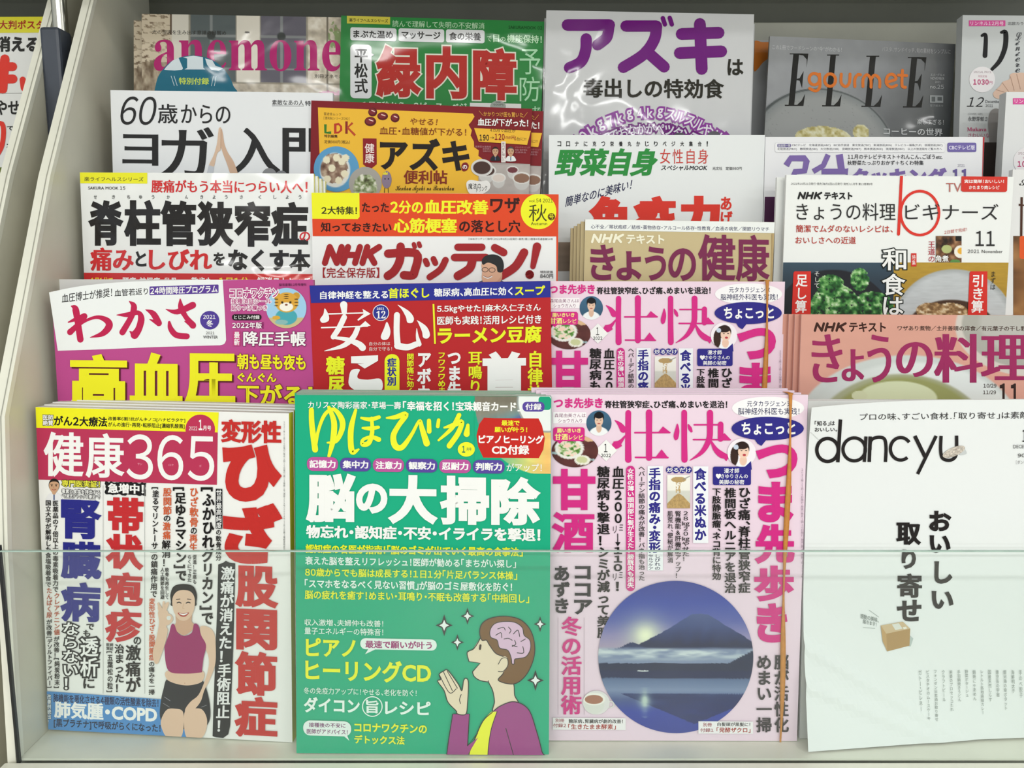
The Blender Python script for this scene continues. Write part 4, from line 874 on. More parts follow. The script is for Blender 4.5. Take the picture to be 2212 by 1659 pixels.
m.text('首', 1596, 705, 1988, 1120, WH, .06, wy=.05); m.V([('自律神', 2000, 700, 2140, 1160)], col='#eaf02c', w=.04)

# ---- right column, row 2: salmon cookery monthly
m = MRYO = Mag('magazine', 'salmon pink cookery magazine with magenta title over white bowl, front of its pile', J, (1731, 679), (2265, 681), .694, 3.0, FL[2], T=.004, base='#d69c8c', spine='left', slopes=(680, .004, 870, 0))
m.view(1680, 660, 4.158)
def bowls(U, V):
    X = 195+U*2150; Y = 82+V*800
    img = flat(U, '#d8a090')*(0.97+.05*rnoise(U*5, V*5, 2))
    img = lay(img, ell(X, Y, 2250, 190, 690, 460, .02), '#cfc8c0'); img = lay(img, ell(X, Y, 2265, 170, 650, 410, .03), '#aaa8a0'); img = lay(img, ell(X, Y, 2290, 150, 520, 320, .1), '#b8b6b0')
    img = lay(img, ell(X, Y, 1140, 1190, 1000, 735, .02), '#c9cfcc'); img = lay(img, ell(X, Y, 1190, 1230, 960, 710, .05)*np.clip((X-300)/900, 0, 1), '#dfe4e2'); img = lay(img, ell(X, Y, 1080, 1330, 820, 700, .03), '#a5a888'); img = lay(img, ell(X, Y, 1100, 1400, 780, 740, .05), '#979a62')
    img = lay(img, ell(X, Y, 1050, 860, 350, 165, .05), '#d2d8b4'); return lay(img, ell(X, Y, 720, 830, 70, 45, .1), '#d0d4b0')
m.pic(196, 84, 2400, 860, bowls, 'dish_picture', nx=200, ny=90)
m.part = 'title_lettering'
m.text('テキスト', 640, 150, 970, 238, '#3c2018', .04); 
def nhk(m, x0, y0, x1, y1, col, w=None, part='cover_lettering'):
    h = y1-y0; L = (x1-x0); w = w or h*.25; sk = .22*h
    def g(x, y): return (x0+w/2+x*(L-w-sk)+sk*(1-y), y0+w/2+y*(h-w))
    for a in ([(0, 1), (0, 0)], [(0, 0), (.24, 1)], [(.24, 1), (.24, 0)], [(.37, 0), (.37, 1)], [(.37, .5), (.61, .5)], [(.61, 0), (.61, 1)], [(.76, 0), (.76, 1)], [(1, 0), (.78, .55)], [(.84, .42), (1, 1)]): m.line([g(*q) for q in a], w, col, part, sm=False)
nhk(m, 322, 150, 618, 236, '#3c2018')
m.text('ワザあり煮物／土井善晴の洋食／有元葉子の干し野菜', 1075, 182, 2280, 228, '#4a342c', .01, part='strapline_lettering')
MG2 = '#9c2c5e'
for ch, b in (('き', (302, 258, 580, 690)), ('ょ', (572, 392, 775, 680)), ('う', (802, 262, 1018, 690)), ('の', (1060, 328, 1392, 640)), ('料', (1400, 255, 1840, 692)), ('理', (1822, 265, 2260, 670))): m.text(ch, *b, MG2, .034, wy=.002, res=6)
m.part = 'cover_lettering'
m.text('10/29', 1845, 702, 1962, 738, '#4a403c', .015); m.text('11/29', 1842, 762, 1958, 796, '#4a403c', .015); m.text('11', 1985, 700, 2165, 900, '#33221e', .03)

# ---- row 3
m = MSEK = Mag('magazine', 'white magazine with huge black headline and yellow corner tag, third row on the left', J, (172.4, 372.4), (677.5, 375), .732, 3.0, FL[3], T=.005, base='#eceeed', fin='gloss', spinecol='#e6e22c', slopes=(372, .006, 600, .006))
m.view(150, 350, 4.022)
m.rect(92, 90, 677, 186, '#ece82a'); m.text('楽ライフヘルスシリーズ', 130, 130, 645, 168, '#3c3a20', .012); m.text('SAKURA MOOK 15', 164, 212, 486, 240, '#3a3a3a', .012)
m.text('腰痛がもう本当につらい人へ！', 712, 158, 2070, 270, '#d02c30', .03, wy=.01); m.part = 'furigana_lettering'
for ch, x in zip('せきちゅうかんきょうさくしょう', (226, 384, 515, 620, 727, 860, 1018, 1150, 1258, 1362, 1494, 1655, 1786, 1893, 2003)): m.text(ch, x-13, 288, x+13, 322, '#2a2a2a', .01)
m.part = 'headline_lettering'
for ch, b in (('脊', (162, 332, 472, 728)), ('柱', (475, 328, 795, 730)), ('管', (788, 334, 1102, 732)), ('狭', (1108, 338, 1428, 736)), ('窄', (1430, 342, 1745, 736)), ('症', (1748, 345, 2075, 734))): m.text(ch, *b, '#211e1e', .058)
m.text('の', 1998, 605, 2094, 690, '#c8303a', .03, ol=(WH, .06))
m.text('痛み', 180, 742, 560, 945, '#d02c30', .045, wy=.015); m.text('と', 575, 775, 670, 908, '#211e1e', .04); m.text('しびれ', 690, 755, 1240, 940, '#d02c30', .045, wy=.02); m.text('を', 1250, 785, 1352, 900, '#211e1e', .04); m.text('なくす本', 1376, 758, 2096, 950, '#211e1e', .055)
m.rect(126, 968, 2124, 1120, '#cf2a2c'); m.text('1日1分で', 190, 1000, 380, 1075, '#f0d838', .03, part='banner_lettering'); m.text('腰痛・神経痛・坐骨', 460, 1000, 935, 1075, WH, .03, part='banner_lettering'); m.text('散歩も', 1060, 1000, 1240, 1075, WH, .03, part='banner_lettering'); m.text('1日1分', 1300, 1000, 1560, 1075, '#f0d838', .03, part='banner_lettering'); m.text('解消ストレッチ', 1630, 1000, 2100, 1075, WH, .03, part='banner_lettering')

m = MGAT = Mag('magazine', 'white and orange magazine with rounded dark red title, third row in the middle', J, (672.7, 416), (1207, 419.6), .73, 3.0, FL[3], T=.005, base='#eff0f0', spinecol='#d8442a', slopes=(416, .007, 620, .0))
m.view(660, 410, 3.95); OR = '#e04a26'
m.poly([(50, 25), (2163, 38), (2160, 905), (2140, 905), (2140, 398), (62, 395)], OR)
m.poly([(50, 25), (460, 27), (462, 232), (446, 250), (58, 247)], '#f0f02c')
m.part = 'strapline_lettering'; DB = '#3a1814'
m.text('2大特集！', 135, 142, 440, 212, '#3c3a1c', .03); m.text('たった', 482, 110, 712, 192, DB, .03); m.text('2分の', 722, 92, 1002, 206, '#f2f230', .04); m.text('血圧改善', 1012, 85, 1560, 212, '#f2f230', .045); m.text('ワザ', 1575, 65, 1830, 202, DB, .035)
m.text('知っておきたい', 130, 278, 735, 362, DB, .035); m.text('心筋梗塞', 750, 242, 1295, 372, '#f2f230', .045); m.text('の落とし穴', 1310, 258, 1835, 366, DB, .035)
m.circ(1988, 185, 152, '#f0f02c'); m.part = 'cover_lettering'
m.text('vol.', 1906, 84, 1962, 106, '#4a481c', .005); m.text('54 2021', 1968, 76, 2110, 108, '#4a481c', .01); m.text('秋', 1905, 125, 2060, 270, '#4a481c', .0); m.circ(2098, 230, 31, '#5a3c14'); m.text('号', 2078, 208, 2118, 252, '#f0f02c', .0); m.text('Autumn', 1922, 276, 2062, 302, '#4a481c', .01, sp=.05)
m.text('［NHKガッテン！］秋号（2021年9月16日発行・発売）第13巻第4号通巻第54号', 1392, 410, 2110, 430, '#555555', .0)
DR = '#a3272c'; nhk(m, 140, 462, 655, 650, DR, 52, 'title_lettering')
m.text('【完全保存版】', 148, 662, 630, 752, DR, .01)
p = 'title_lettering'
for pts, w in (([(705, 545), (945, 545), (930, 700), (905, 730), (840, 728)], 72), ([(812, 485), (805, 600), (760, 690), (702, 735)], 72), ([(925, 465), (932, 488)], 38), ([(968, 458), (976, 480)], 38),
               ([(1025, 605), (1038, 635)], 50), ([(1092, 590), (1108, 625)], 50), ([(1195, 600), (1150, 680), (1060, 745)], 56), ([(1300, 490), (1505, 490)], 62), ([(1272, 578), (1540, 578)], 64), ([(1425, 590), (1400, 670), (1300, 735)], 74),
               ([(1615, 495), (1690, 535)], 66), ([(1865, 535), (1790, 655), (1670, 735)], 72), ([(1975, 485), (1940, 655)], [72, 46]), ([(1912, 722), (1913, 724)], 74)):
    m.line(pts, w, DR, p)
p = 'portrait_picture'
m.blob([(1480, 800), (1520, 770), (1640, 762), (1690, 800)], '#4a5a6c', p); m.blob([(1520, 700), (1660, 680), (1665, 780), (1540, 800)], '#cf9f84', p)
m.blob([(1508, 690), (1502, 640), (1530, 600), (1660, 610), (1682, 680), (1660, 750), (1600, 800), (1530, 800), (1505, 760)], '#dcae92', p)
m.blob([(1515, 640), (1505, 600), (1540, 562), (1610, 552), (1670, 580), (1692, 640), (1680, 700), (1640, 700), (1625, 650), (1560, 622)], '#2c2e30', p)
m.ring(1532, 682, 26, 5, '#4a3a34', p, ry=19); m.ring(1592, 685, 26, 5, '#4a3a34', p, ry=19); m.line([(1520, 740), (1555, 755), (1590, 740)], 8, WH, p); m.line([(1518, 734), (1555, 747), (1592, 733)], 4, '#8a4a40', p)
m.text('特別定価', 2002, 690, 2110, 712, '#444444', .01); m.text('840円', 2002, 718, 2112, 756, '#333333', .015)

m = MKEN = Mag('magazine', 'tan coloured health booklet with plum title under a white strip, third row right of centre', J, (1264, 473.6), (1673.7, 480), .732, 3.0, FL[3], T=.004, base='#c9b88e', spinecol='#8c8478', spine='left', slopes=(475, .016, 605, .01))
m.view(1200, 460, 4.254)
m.poly([(274, 56), (2018, 85), (2010, 186), (272, 160)], '#eef1ef')
m.text('心不全／帯状疱疹／結核・薬物依存・アルコール依存・性教育／血液の病気／関節リウマチ', 325, 118, 1962, 158, '#3a3a5c', .01, part='strapline_lettering')
nhk(m, 325, 190, 630, 278, '#f4f0d8'); m.text('テキスト', 650, 198, 1000, 286, '#f4f0d8', .045)
m.part = 'title_lettering'; PM = '#7c2c52'
for ch, b in (('き', (318, 290, 550, 618)), ('ょ', (560, 352, 790, 620)), ('う', (820, 308, 1015, 622)), ('の', (1036, 325, 1290, 624)), ('健', (1308, 196, 1655, 628)), ('康', (1655, 200, 1968, 628))): m.text(ch, *b, PM, .028, res=6)
m.poly([(1985, 190), (2004, 190), (1998, 700), (1978, 700)], '#b39a6c')

m = MBEG = Mag('magazine', 'white cookery booklet with large red letter b and two food photographs, front one', J, (1698.7, 377.5), (2190, 382), .735, 3.0, FL[3], T=.004, base='#eef0ee', spine='left', slopes=(378, .004, 680, .002))
m.O = m.O+0; m.view(1660, 370, 4.007)
def greens(U, V):
    X = 95+U*985; Y = 790+V*440; img = ramp(V, [(0, '#3d5160'), (.3, '#34424e'), (1, '#2c343e')]); img = lay(img, ell(X, Y, 560, 1300, 520, 450, .02), '#25262c')
    n = vnoise(X/34, Y/30, 4, 4); g = ramp(n, [(.25, '#1c3a1e'), (.45, '#2f6a34'), (.6, '#5d9a50'), (.72, '#a6cf92'), (.85, '#dcead0')])
    mk = ((ell(X, Y, 580, 1180, 220, 210) > .5) | (ell(X, Y, 790, 930, 80, 95) > .5) | (ell(X, Y, 900, 1160, 190, 130) > .5) | (ell(X, Y, 540, 980, 120, 90) > .5)) & (vnoise(X/22, Y/22, 9) > .3)
    return np.where(mk[..., None], g, img)
def soup(U, V):
    X = 1080+U*1010; Y = 790+V*440; img = ramp(V, [(0, '#b8953a'), (1, '#a88434')]); img = lay(img, ell(X, Y, 1590, 1330, 520, 485, .015), '#a9adae'); img = lay(img, ell(X, Y, 1580, 1350, 500, 480, .08), '#c2c6c8')
    img = img*(.94+.1*rnoise(X/90, Y/12, 3)); img = lay(img, ell(X, Y, 1570, 1330, 370, 232, .04), '#4a3426'); n = vnoise(X/26, Y/20, 6); f = ramp(n, [(.3, '#7a5c3c'), (.5, '#b08c60'), (.7, '#dcc8a4'), (.85, '#efe6d4')])
    mk = (ell(X, Y, 1560, 1210, 160, 85) > .5) | (ell(X, Y, 1400, 1190, 130, 70) > .5); return np.where(mk[..., None], f, img)
m.pic(88, 790, 1082, 1250, greens, 'dish_picture', nx=130, ny=64); m.pic(1082, 790, 2112, 1250, soup, 'dish_picture', nx=130, ny=64)
m.part = 'cover_lettering'
m.text('2021年10月21日発行・発売（毎月1回21日発行・発売）11月号 第15巻第8号', 196, 98, 900, 120, '#6a6a6a', .0)
nhk(m, 250, 178, 465, 244, '#232323'); m.text('テキスト', 482, 180, 726, 246, '#232323', .05)
m.text('簡潔でムダのないレシピは、', 236, 466, 1075, 530, '#b8382c', .01); m.text('おいしさへの近道', 232, 566, 756, 628, '#b8382c', .01)
RB = '#dc382e'; p = 'title_lettering'
m.line([(1150, 40), (1124, 545)], 26, RB, p, sm=False); m.ring(1308, 362, 166, 23, RB, p, ry=190)
m.part = 'title_lettering'; m.text('きょうの料理', 240, 275, 1098, 425, '#2d2c2c', .0, res=5); m.text('ビギナーズ', 1182, 282, 1988, 422, '#2d2c2c', .0, res=5); m.part = 'cover_lettering'
m.text('TV', 1535, 102, 1668, 180, '#b86c64', .0); m.poly([(1668, 42), (2066, 44), (2062, 168), (2050, 180), (1680, 178), (1664, 166)], '#d23a30')
m.T([('実は簡単！おいしい！', 1692, 72, 2035, 104), ('かたまり肉レシピ', 1732, 124, 1996, 158)], col=WH, w=.02)
m.text('2日間で完成！', 1520, 500, 1716, 532, '#c0504a', .0, slope=-.14); m.text('11', 1790, 518, 1955, 648, '#2d2c2c', .005); m.text('2021 November', 1722, 678, 2024, 708, '#4a4848', .005, sp=.03)
def kakuni(U, V):
    img = ramp(vnoise(U*5, V*5, 3), [(.2, '#2a221c'), (.5, '#6a4630'), (.8, '#a8805c')]); img = lay(img, (U > .75)*(V < .2)*1., '#20201e'); img = lay(img, ell(U, V, .42, .5, .2, .16), '#b4bc7c'); img = lay(img, ell(U, V, .95, .6, .24, .24), '#f0ece0'); img = lay(img, ell(U, V, .97, .57, .13, .12), '#e8b040')
    return lay(img, ell(U, V, .75, .97, .2, .08), '#5a8a4a')
m.pic(1447, 560, 1668, 788, kakuni, 'dish_picture', nx=44, ny=44)
m.V([('王道の', 1380, 608, 1440, 785)], col='#b02a3c', w=.005); m.text('角煮', 1442, 728, 1556, 785, WH, .02, ol=('#3a2c20', .04))
m.rect(1232, 710, 1278, 824, '#d0342c', slope=0); m.V([('特集', 1240, 724, 1270, 812)], col=WH, w=.0)
for ch, b in (('和', (980, 668, 1190, 858)), ('食', (978, 885, 1182, 1075)), ('は', (990, 1090, 1165, 1245))): m.text(ch, *b, '#f2f2f0', .015, ol=('#1e2420', .045), part='headline_lettering')
for x0, x1, t, tc_ in ((212, 362, '足し算', WH), (1735, 1888, '引き算', WH)):
    m.poly([(x0+12, 866), (x1+3, 866), (x1, 1250), (x0-14, 1250), (x0+2, 880)], '#d6342c'); m.V([(t, x0+18, 895, x1-28, 1225)], col=WH, w=.02, part='headline_lettering', slant=-.03)
m.V([('そして', 395, 868, 438, 1010)], col='#e8e8e4', w=.0); m.V([('まずは', 1918, 868, 1962, 1025)], col='#2c2a26', w=.0, slant=-.03)

# ---- row 4
m = MYOG = Mag('magazine', 'white yoga magazine with black brushed title and praying hands, fourth row on the left', J, (238.3, 194.7), (718.8, 200.6), .768, 3.0, FL[4], T=.005, base='#e6e8eb', slopes=(195, .012, 375, .012))
m.view(220, 170, 4.254); m.part = 'title_lettering'
m.text(ital('𝟔𝟎') if 0 else '60', 178, 165, 498, 425, '#2b2b2c', .0, slant=-.18, res=6); m.text('歳', 515, 232, 698, 412, '#2b2b2c', .012, wy=.003); m.text('からの', 728, 240, 1182, 410, '#2b2b2c', .012, wy=.0035, res=5)
for ch, b in (('ヨ', (190, 510, 520, 798)), ('ガ', (540, 446, 1030, 905)), ('入', (1180, 455, 1640, 880)), ('門', (1660, 455, 2120, 960))): m.text(ch, *b, '#2b2b2c', .02, wy=.006, res=6)
m.part = 'cover_lettering'; m.text('素敵なあの人', 1565, 195, 1855, 245, '#3a3a3c', .0); m.text('特別編集', 1868, 205, 2090, 250, '#3a3a3c', .01); m.line([(1565, 250), (1855, 252)], 2.5, '#3a3a3c', sm=False)
p = 'hands_picture'; sk = '#d8bba4'
m.blob([(985, 800), (1030, 700), (1058, 600), (1070, 500), (1078, 455), (1098, 458), (1100, 560), (1094, 650), (1060, 690), (1030, 810)], sk, p); m.blob([(1100, 462), (1112, 500), (1128, 600), (1160, 680), (1215, 770), (1255, 900), (1195, 900), (1150, 780), (1105, 660), (1094, 560)], '#cfae96', p)
m.poly([(985, 795), (1032, 810), (1020, 930), (950, 930)], '#c4c8d0', p); m.line([(1096, 470), (1094, 640)], 4, '#b08a72', p)
m.circ(1540, 890, 68, '#8a8b8e'); m.circ(1650, 905, 60, '#7e8084')

m = MLDK = Mag('magazine', 'maroon and yellow azuki bean magazine with black title, front one in the fourth row middle', J, (672.5, 217), (1150, 235), .765, 3.0, FL[4], T=.004, base='#7e1f26', slopes=(220, .036, 420, .0))
m.view(660, 210, 4.174); YO = '#ecb83a'
m.poly([(112, 92), (1508, 148), (1524, 175), (1500, 215), (1470, 250), (1500, 300), (1488, 345), (1518, 400), (1520, 450), (1562, 480), (1558, 530), (1600, 560), (1560, 700), (1560, 1000), (150, 1000), (125, 460)], YO)
m.text('晋遊舎ムック', 165, 140, 322, 166, '#4a3a1c', .005); m.text('［便利帖シリーズ092］', 165, 178, 398, 206, '#4a3a1c', .005)
m.line([(180, 245), (180, 320), (232, 320)], 24, '#3c7a2c', 'title_lettering', sm=False, cap=False); m.poly([(258, 240), (300, 232), (330, 262), (332, 300), (300, 328), (258, 330)], '#b8382a', 'title_lettering'); m.poly([(280, 255), (298, 252), (312, 268), (312, 295), (298, 310), (280, 312)], YO, 'title_lettering')
m.line([(370, 218), (370, 330)], 22, '#8a2a24', 'title_lettering', sm=False, cap=False); m.line([(425, 232), (380, 275), (448, 345)], 20, '#b8462a', 'title_lettering', sm=False, cap=False)
m.text('特別編集', 170, 338, 290, 366, '#4a2c1c', .02); m.text('定価980円（税込）', 170, 388, 402, 420, '#4a3a1c', .01)
for i, (x, y, rx, ry, a) in enumerate(((606, 135, 40, 40, .3), (696, 172, 48, 36, 0), (585, 220, 52, 42, 0), (808, 188, 40, 40, .2))):
    m.circ(x, y, rx, '#5a1a20', 'bean_picture', ry=ry); m.circ(x-4, y-5, rx*.75, '#7c2a30', 'bean_picture', ry=ry*.7); m.line([(x-rx*.2, y-ry*.4), (x+rx*.45, y-ry*.1)], 9, '#e8c8c0', 'bean_picture', sm=False)
m.text('やせる！', 942, 192, 1190, 252, '#8c4a1c', .015, slant=-.15); m.text('血圧・血糖値が下がる！', 670, 275, 1450, 345, '#7c3418', .012, slope=.02)
m.poly([(518, 372), (641, 374), (643, 605), (580, 655), (520, 605)], '#8a1f28'); m.V([('健康', 535, 418, 622, 595)], col='#f4e8e4', w=.01)
m.part = 'title_lettering'
m.text('アズキ', 672, 372, 1480, 665, '#231c1a', .04, slope=.015, res=4); m.blob([(1405, 640), (1415, 600), (1450, 590), (1472, 620), (1455, 660), (1420, 668)], '#7c1f26'); m.text('の', 1416, 612, 1458, 650, WH, .02)
m.text('便利帖', 885, 660, 1280, 785, '#82301e', .025); m.text(scr('Kenkou Azuki no Benrichou'), 812, 795, 1340, 862, '#2a1c14', .0, part='cover_lettering'); m.part = 'cover_lettering'
def plate(U, V):
    img = flat(U, '#5d9cc8'); img = lay(img, ell(U, V, .47, .52, .33, .38), '#dfe0dc'); n = vnoise(U*9, V*9, 3); img = np.where(ell(U, V, .45, .48, .3, .33)[..., None] > .5, ramp(n, [(.2, '#5a4034'), (.5, '#8c7060'), (.8, '#c8b49c')]), img)
    for x, y in ((.28, .3), (.5, .25), (.62, .33), (.7, .25), (.4, .48), (.3, .72), (.55, .75), (.68, .6)): img = lay(img, ell(U, V, x, y, .08, .08), '#e8e0c4')
    return img
m.pic(76, 445, 484, 855, plate, 'dish_picture', shape='ellipse')
def bowl2(U, V):
    n = vnoise(U*10, V*10, 7); img = flat(U, '#a8a49e'); return np.where(ell(U, V, .5, .62, .36, .4)[..., None] > .5, ramp(n, [(.2, '#4a4a34'), (.45, '#8a9a6c'), (.7, '#e4e4d4')]), img)
m.pic(392, 630, 688, 930, bowl2, 'dish_picture', shape='ellipse')
m.circ(733, 745, 44, '#8c7c92', 'bean_drawing', ry=78); m.poly([(697, 672), (700, 700), (742, 700), (742, 672), (731, 688), (720, 668), (709, 688)], '#e8d838', 'bean_drawing')
for q in (718, 748): m.circ(q, 738, 6, '#2a2030', 'bean_drawing')
m.line([(715, 820), (712, 862)], 5, '#3a2c20', 'bean_drawing'); m.line([(745, 820), (748, 862)], 5, '#3a2c20', 'bean_drawing')
m.text('かかりつけ医も驚いた', 1605, 135, 1962, 180, '#e0a84a', .008, slope=.03); m.line([(1565, 125), (1598, 165)], 3, '#e0a84a', sm=False); m.line([(2000, 140), (1965, 185)], 3, '#e0a84a', sm=False)
m.text('血圧が下がった！', 1553, 195, 2008, 265, WH, .03, slope=.025)
m.poly([(1520, 280), (2032, 305), (1998, 432), (1562, 402)], YO); m.text('4カ月で血圧が', 1662, 285, 1895, 318, '#3c2c18', .01); m.text('190', 1568, 338, 1655, 395, '#2c2018', .04); m.text('→', 1665, 358, 1702, 378, '#2c2018', .01); m.text('120', 1706, 330, 1796, 390, '#8a1f22', .04); m.text('mmHg', 1805, 345, 1898, 392, '#8a1f22', .01); m.text('台に!!', 1902, 362, 1990, 395, '#3c2c18', .01)
def cups(U, V):
    X = 1500+U*560; Y = 590+V*330; img = flat(U, '#b4aca8')*(.92+.16*rnoise(U*5, V*4, 2))
    for cx, cy, rx, c in ((1585, 650, 98, '#4a3430'), (1855, 640, 62, '#6e3a40'), (1710, 720, 75, '#d8ccc4'), (1950, 720, 96, '#8c6a58')):
        img = lay(img, ell(X, Y, cx, cy+35, rx*.85, rx*.9), '#c9c7c4'); img = lay(img, ell(X, Y, cx, cy, rx, rx*.62), '#dddbd8'); img = lay(img, ell(X, Y, cx, cy+3, rx*.84, rx*.48), c)
    return img
m.poly([(1660, 590), (2046, 605), (2046, 1000), (1560, 1000), (1600, 700)], '#a8a09c', 'dish_picture'); m.pic(1560, 610, 2044, 910, cups, 'dish_picture', nx=90, ny=60)
def one_cup(U, V):
    img = flat(U, '#d4d2d0'); return lay(img, ell(U, V, .5, .5, .40, .37), '#4a3430')
m.pic(1492, 560, 1688, 715, one_cup, 'dish_picture', shape='ellipse', nx=40, ny=40)
man(m, 1712, 490, 36, suit='#26262c', part='portrait_picture'); man(m, 1850, 490, 38, suit='#e4e6e6', hair='#4a4644', part='portrait_picture')
m.rect(1765, 402, 1804, 590, '#e8e2de', slope=0); m.V([('専門家に聞いた', 1772, 412, 1796, 582)], col='#5a2c2c', w=.0)
m.T([('慈恵医大准教授', 1532, 440, 1672, 458), ('医学博士', 1600, 462, 1672, 478), ('加藤先生', 1600, 482, 1672, 498), ('イシハラクリニック', 1890, 448, 2020, 464), ('院長・医学博士', 1890, 470, 2000, 486), ('石原先生', 1890, 492, 1990, 508)], col='#b88890', w=.0)
m.blob([(1450, 790), (1480, 750), (1580, 760), (1640, 755), (1668, 800), (1640, 850), (1560, 885), (1480, 870)], '#efedea'); m.text('魔法の', 1468, 778, 1582, 830, '#2c2424', .01, slope=-.05); m.text('ドリンク', 1540, 808, 1638, 850, '#2c2424', .01, slope=-.2)

m = MYAS = Mag('magazine', 'white vegetable cookery magazine with slanted green title and red headline, fourth row right of centre', J, (1186, 291.8), (1652.4, 291.8), .768, 3.0, FL[4], T=.006, base='#e6e9ea', slopes=(292, 0, 480, 0))
m.view(1170, 280, 4.254)
def veg(U, V): return flat(U, '#8a7a6c')*(.9+.2*rnoise(U*4, V*8, 3))
m.pic(62, 1035, 2052, 1300, veg, 'dish_picture', nx=60, ny=10, slope=0)
for i, ch in enumerate('コロナに克つ栄養丸かじりベジ大集合！'): m.text(ch, 145+i*80.6, 108, (180 if ch != '！' else 158)+i*80.6, 155, '#262626', .02, part='strapline_lettering')
m.text('野菜自身', 138, 172, 1064, 430, '#2e8c40', .055, slant=-.2, slope=0, part='title_lettering', res=4)
m.text('女性自身', 1088, 178, 1530, 315, '#c84038', .0, sp=.1); m.text('スペシャルMOOK', 1100, 328, 1522, 376, '#26262a', .02, slant=-.2); m.text('光文社　定価980円', 1570, 342, 1838, 372, '#4a4a4c', .01)
m.text('簡単なのに美味い！', 220, 535, 828, 632, '#23234c', .012, wy=.006, slope=-.27, slant=-.15)
m.part = 'headline_lettering'
for ch, b in (('免', (430, 608, 815, 1010)), ('疫', (840, 608, 1240, 1010)), ('力', (1262, 608, 1640, 1000))): m.text(ch, *b, '#d8382c', .095)
m.V([('あげ', 1645, 618, 1755, 880)], col='#d8382c', w=.035)

m = MSAN = Mag('magazine', 'white cookery magazine with purple title behind the booklet with the red b', J, (1653.4, 296), (2126.7, 296), .77, 3.0, FL[4], T=.004, base='#e9e9ec', spine='left', slopes=(292, 0, 480, 0))
m.view(1640, 280, 3.867)
m.poly([(46, 562), (600, 562), (600, 790), (40, 790)], '#4c2848'); 
m.poly([(1868, 62), (1882, 62), (1875, 500), (1862, 500)], '#b82c34')
m.rect(130, 108, 1552, 192, '#d8d8dc', r=18); m.z += 1; m.rect(133, 111, 1549, 189, '#eeeef0', r=16)
m.rect(150, 120, 265, 148, '#6c6494', r=8); m.text('放送局一覧', 156, 124, 260, 144, WH, .0)
m.text('CBCテレビ　北海道放送(HBC)　IBC岩手放送　東北放送(TBC)　新潟放送(BSN)　テレビユー福島(TUF)　信越放送(SBC)', 272, 120, 1530, 144, '#3c3a4a', .01)
m.text('北陸放送(MRO)　静岡放送(SBS)　大分放送(OBS)　宮崎放送(MRT)　熊本放送(RKK)　琉球放送(RBC)　以上の放送局をご覧の方へ', 150, 152, 1525, 176, '#3c3a4a', .01)
m.rect(1570, 110, 1812, 188, '#7468a8', r=14); m.text('CBCテレビ版', 1582, 130, 1800, 170, '#e6e2f2', .02)
m.T([('11月のテレビテキスト＋れんこん、ごぼうetc.', 738, 206, 1530, 248), ('秋野菜たっぷりおかず＋ちくわ特集', 736, 258, 1372, 298)], col='#2c2a30', w=.008)
VP = '#7e68a8'; m.part = 'title_lettering'
m.line([(225, 300), (262, 240), (380, 240), (395, 262), (378, 345), (300, 352), (262, 420), (360, 430)], 52, VP, 'title_lettering', sm=False, cap=False)
m.line([(575, 210), (535, 300), (450, 350)], 44, VP, 'title_lettering', sm=False, cap=False); m.line([(668, 208), (688, 345), (740, 350)], 58, VP, 'title_lettering', sm=False, cap=False); m.line([(520, 350), (735, 350)], 46, VP, 'title_lettering', sm=False, cap=False)
m.text('クッキング', 760, 318, 1560, 470, VP, .06, slant=-.12); m.text('2021', 1655, 288, 1715, 312, '#9a96a8', .0); m.text('11', 1612, 330, 1745, 440, '#6a5c98', .06)

# ---- row 5
m = MANE = Mag('magazine', 'magazine with window photograph and magenta latin serif title, front one at the top left', J, (305.9, 29.8), (762, 38), .81, 5.5, FL[5], T=.003, base='#a89c8e', fin='gloss', slopes=(30, .015, 200, .012))
m.view(260, 0, 4.424)
def window(U, V):
    X = 205+U*2010; Y = 132+V*760; n = vnoise(X/60, Y/60, 3); wall = ramp(n, [(.2, '#a89e90'), (.5, '#cabfae'), (.8, '#e6dfd2')]); img = wall
    img = lay(img, (X < 470)*1., '#cdbfa9'); img = np.where(((X < 470) & ((vnoise(X/50, Y/18, 5) > .62) | (Y > 600)))[..., None], ramp(vnoise(X/30, Y/60, 8), [(.2, '#6c5a48'), (.8, '#c0b29c')]), img)
    img = lay(img, ((X > 470)*(X < 490))*(Y < 340)*1., '#5c4a3c'); img = lay(img, ((X > 490)*(X < 650))*1., '#d6d1c6')
    for a, b in ((665, 1095), (1330, 1755)):
        w = (X > a)*(X < b)*(Y < 775); img = lay(img, w*1., '#5c6466' if a < 1000 else '#63606c'); xm = (a+b)/2-20
        img = lay(img, w*((np.abs(X-xm) < 14) | (np.abs(Y-340) < 12) | (np.abs(Y-650) < 10) | (np.abs(X-xm+210) < 4))*.8, '#8e9292'); img = lay(img, w*(ell(X, Y, xm, 340, 40, 40, .2)), '#3c4040'); img = lay(img, (np.abs(X-a+12) < 10)*(Y < 790)*.8, '#8a8578'); img = lay(img, (np.abs(X-b-8) < 7)*(Y < 790)*.7, '#8a8578')
    img = lay(img, (X > 1105)*(X < 1320)*(Y < 790)*1., '#e0dace'); img = lay(img, (Y > 775)*(Y < 795)*(X > 660)*.6, '#7c7668'); img = lay(img, (np.abs(X-1958) < 8)*1., '#7c7468'); img = lay(img, ell(X, Y, 1200, 307, 24, 10, .3), '#55504a')
    g = (ell(X, Y, 2100, 330, 130, 190) > .3) & (vnoise(X/40, Y/60, 4) > .5); img = lay(img, g*.7, '#6c8a4c'); p = (ell(X, Y, 1960, 930, 130, 80) > .4) | (ell(X, Y, 2090, 960, 90, 120) > .4); img = lay(img, p*(.5+.5*vnoise(X/12, Y/12, 7)), '#b04a80')
    return img
m.pic(206, 136, 2240, 900, window, 'window_picture', nx=230, ny=90, slope=.015)
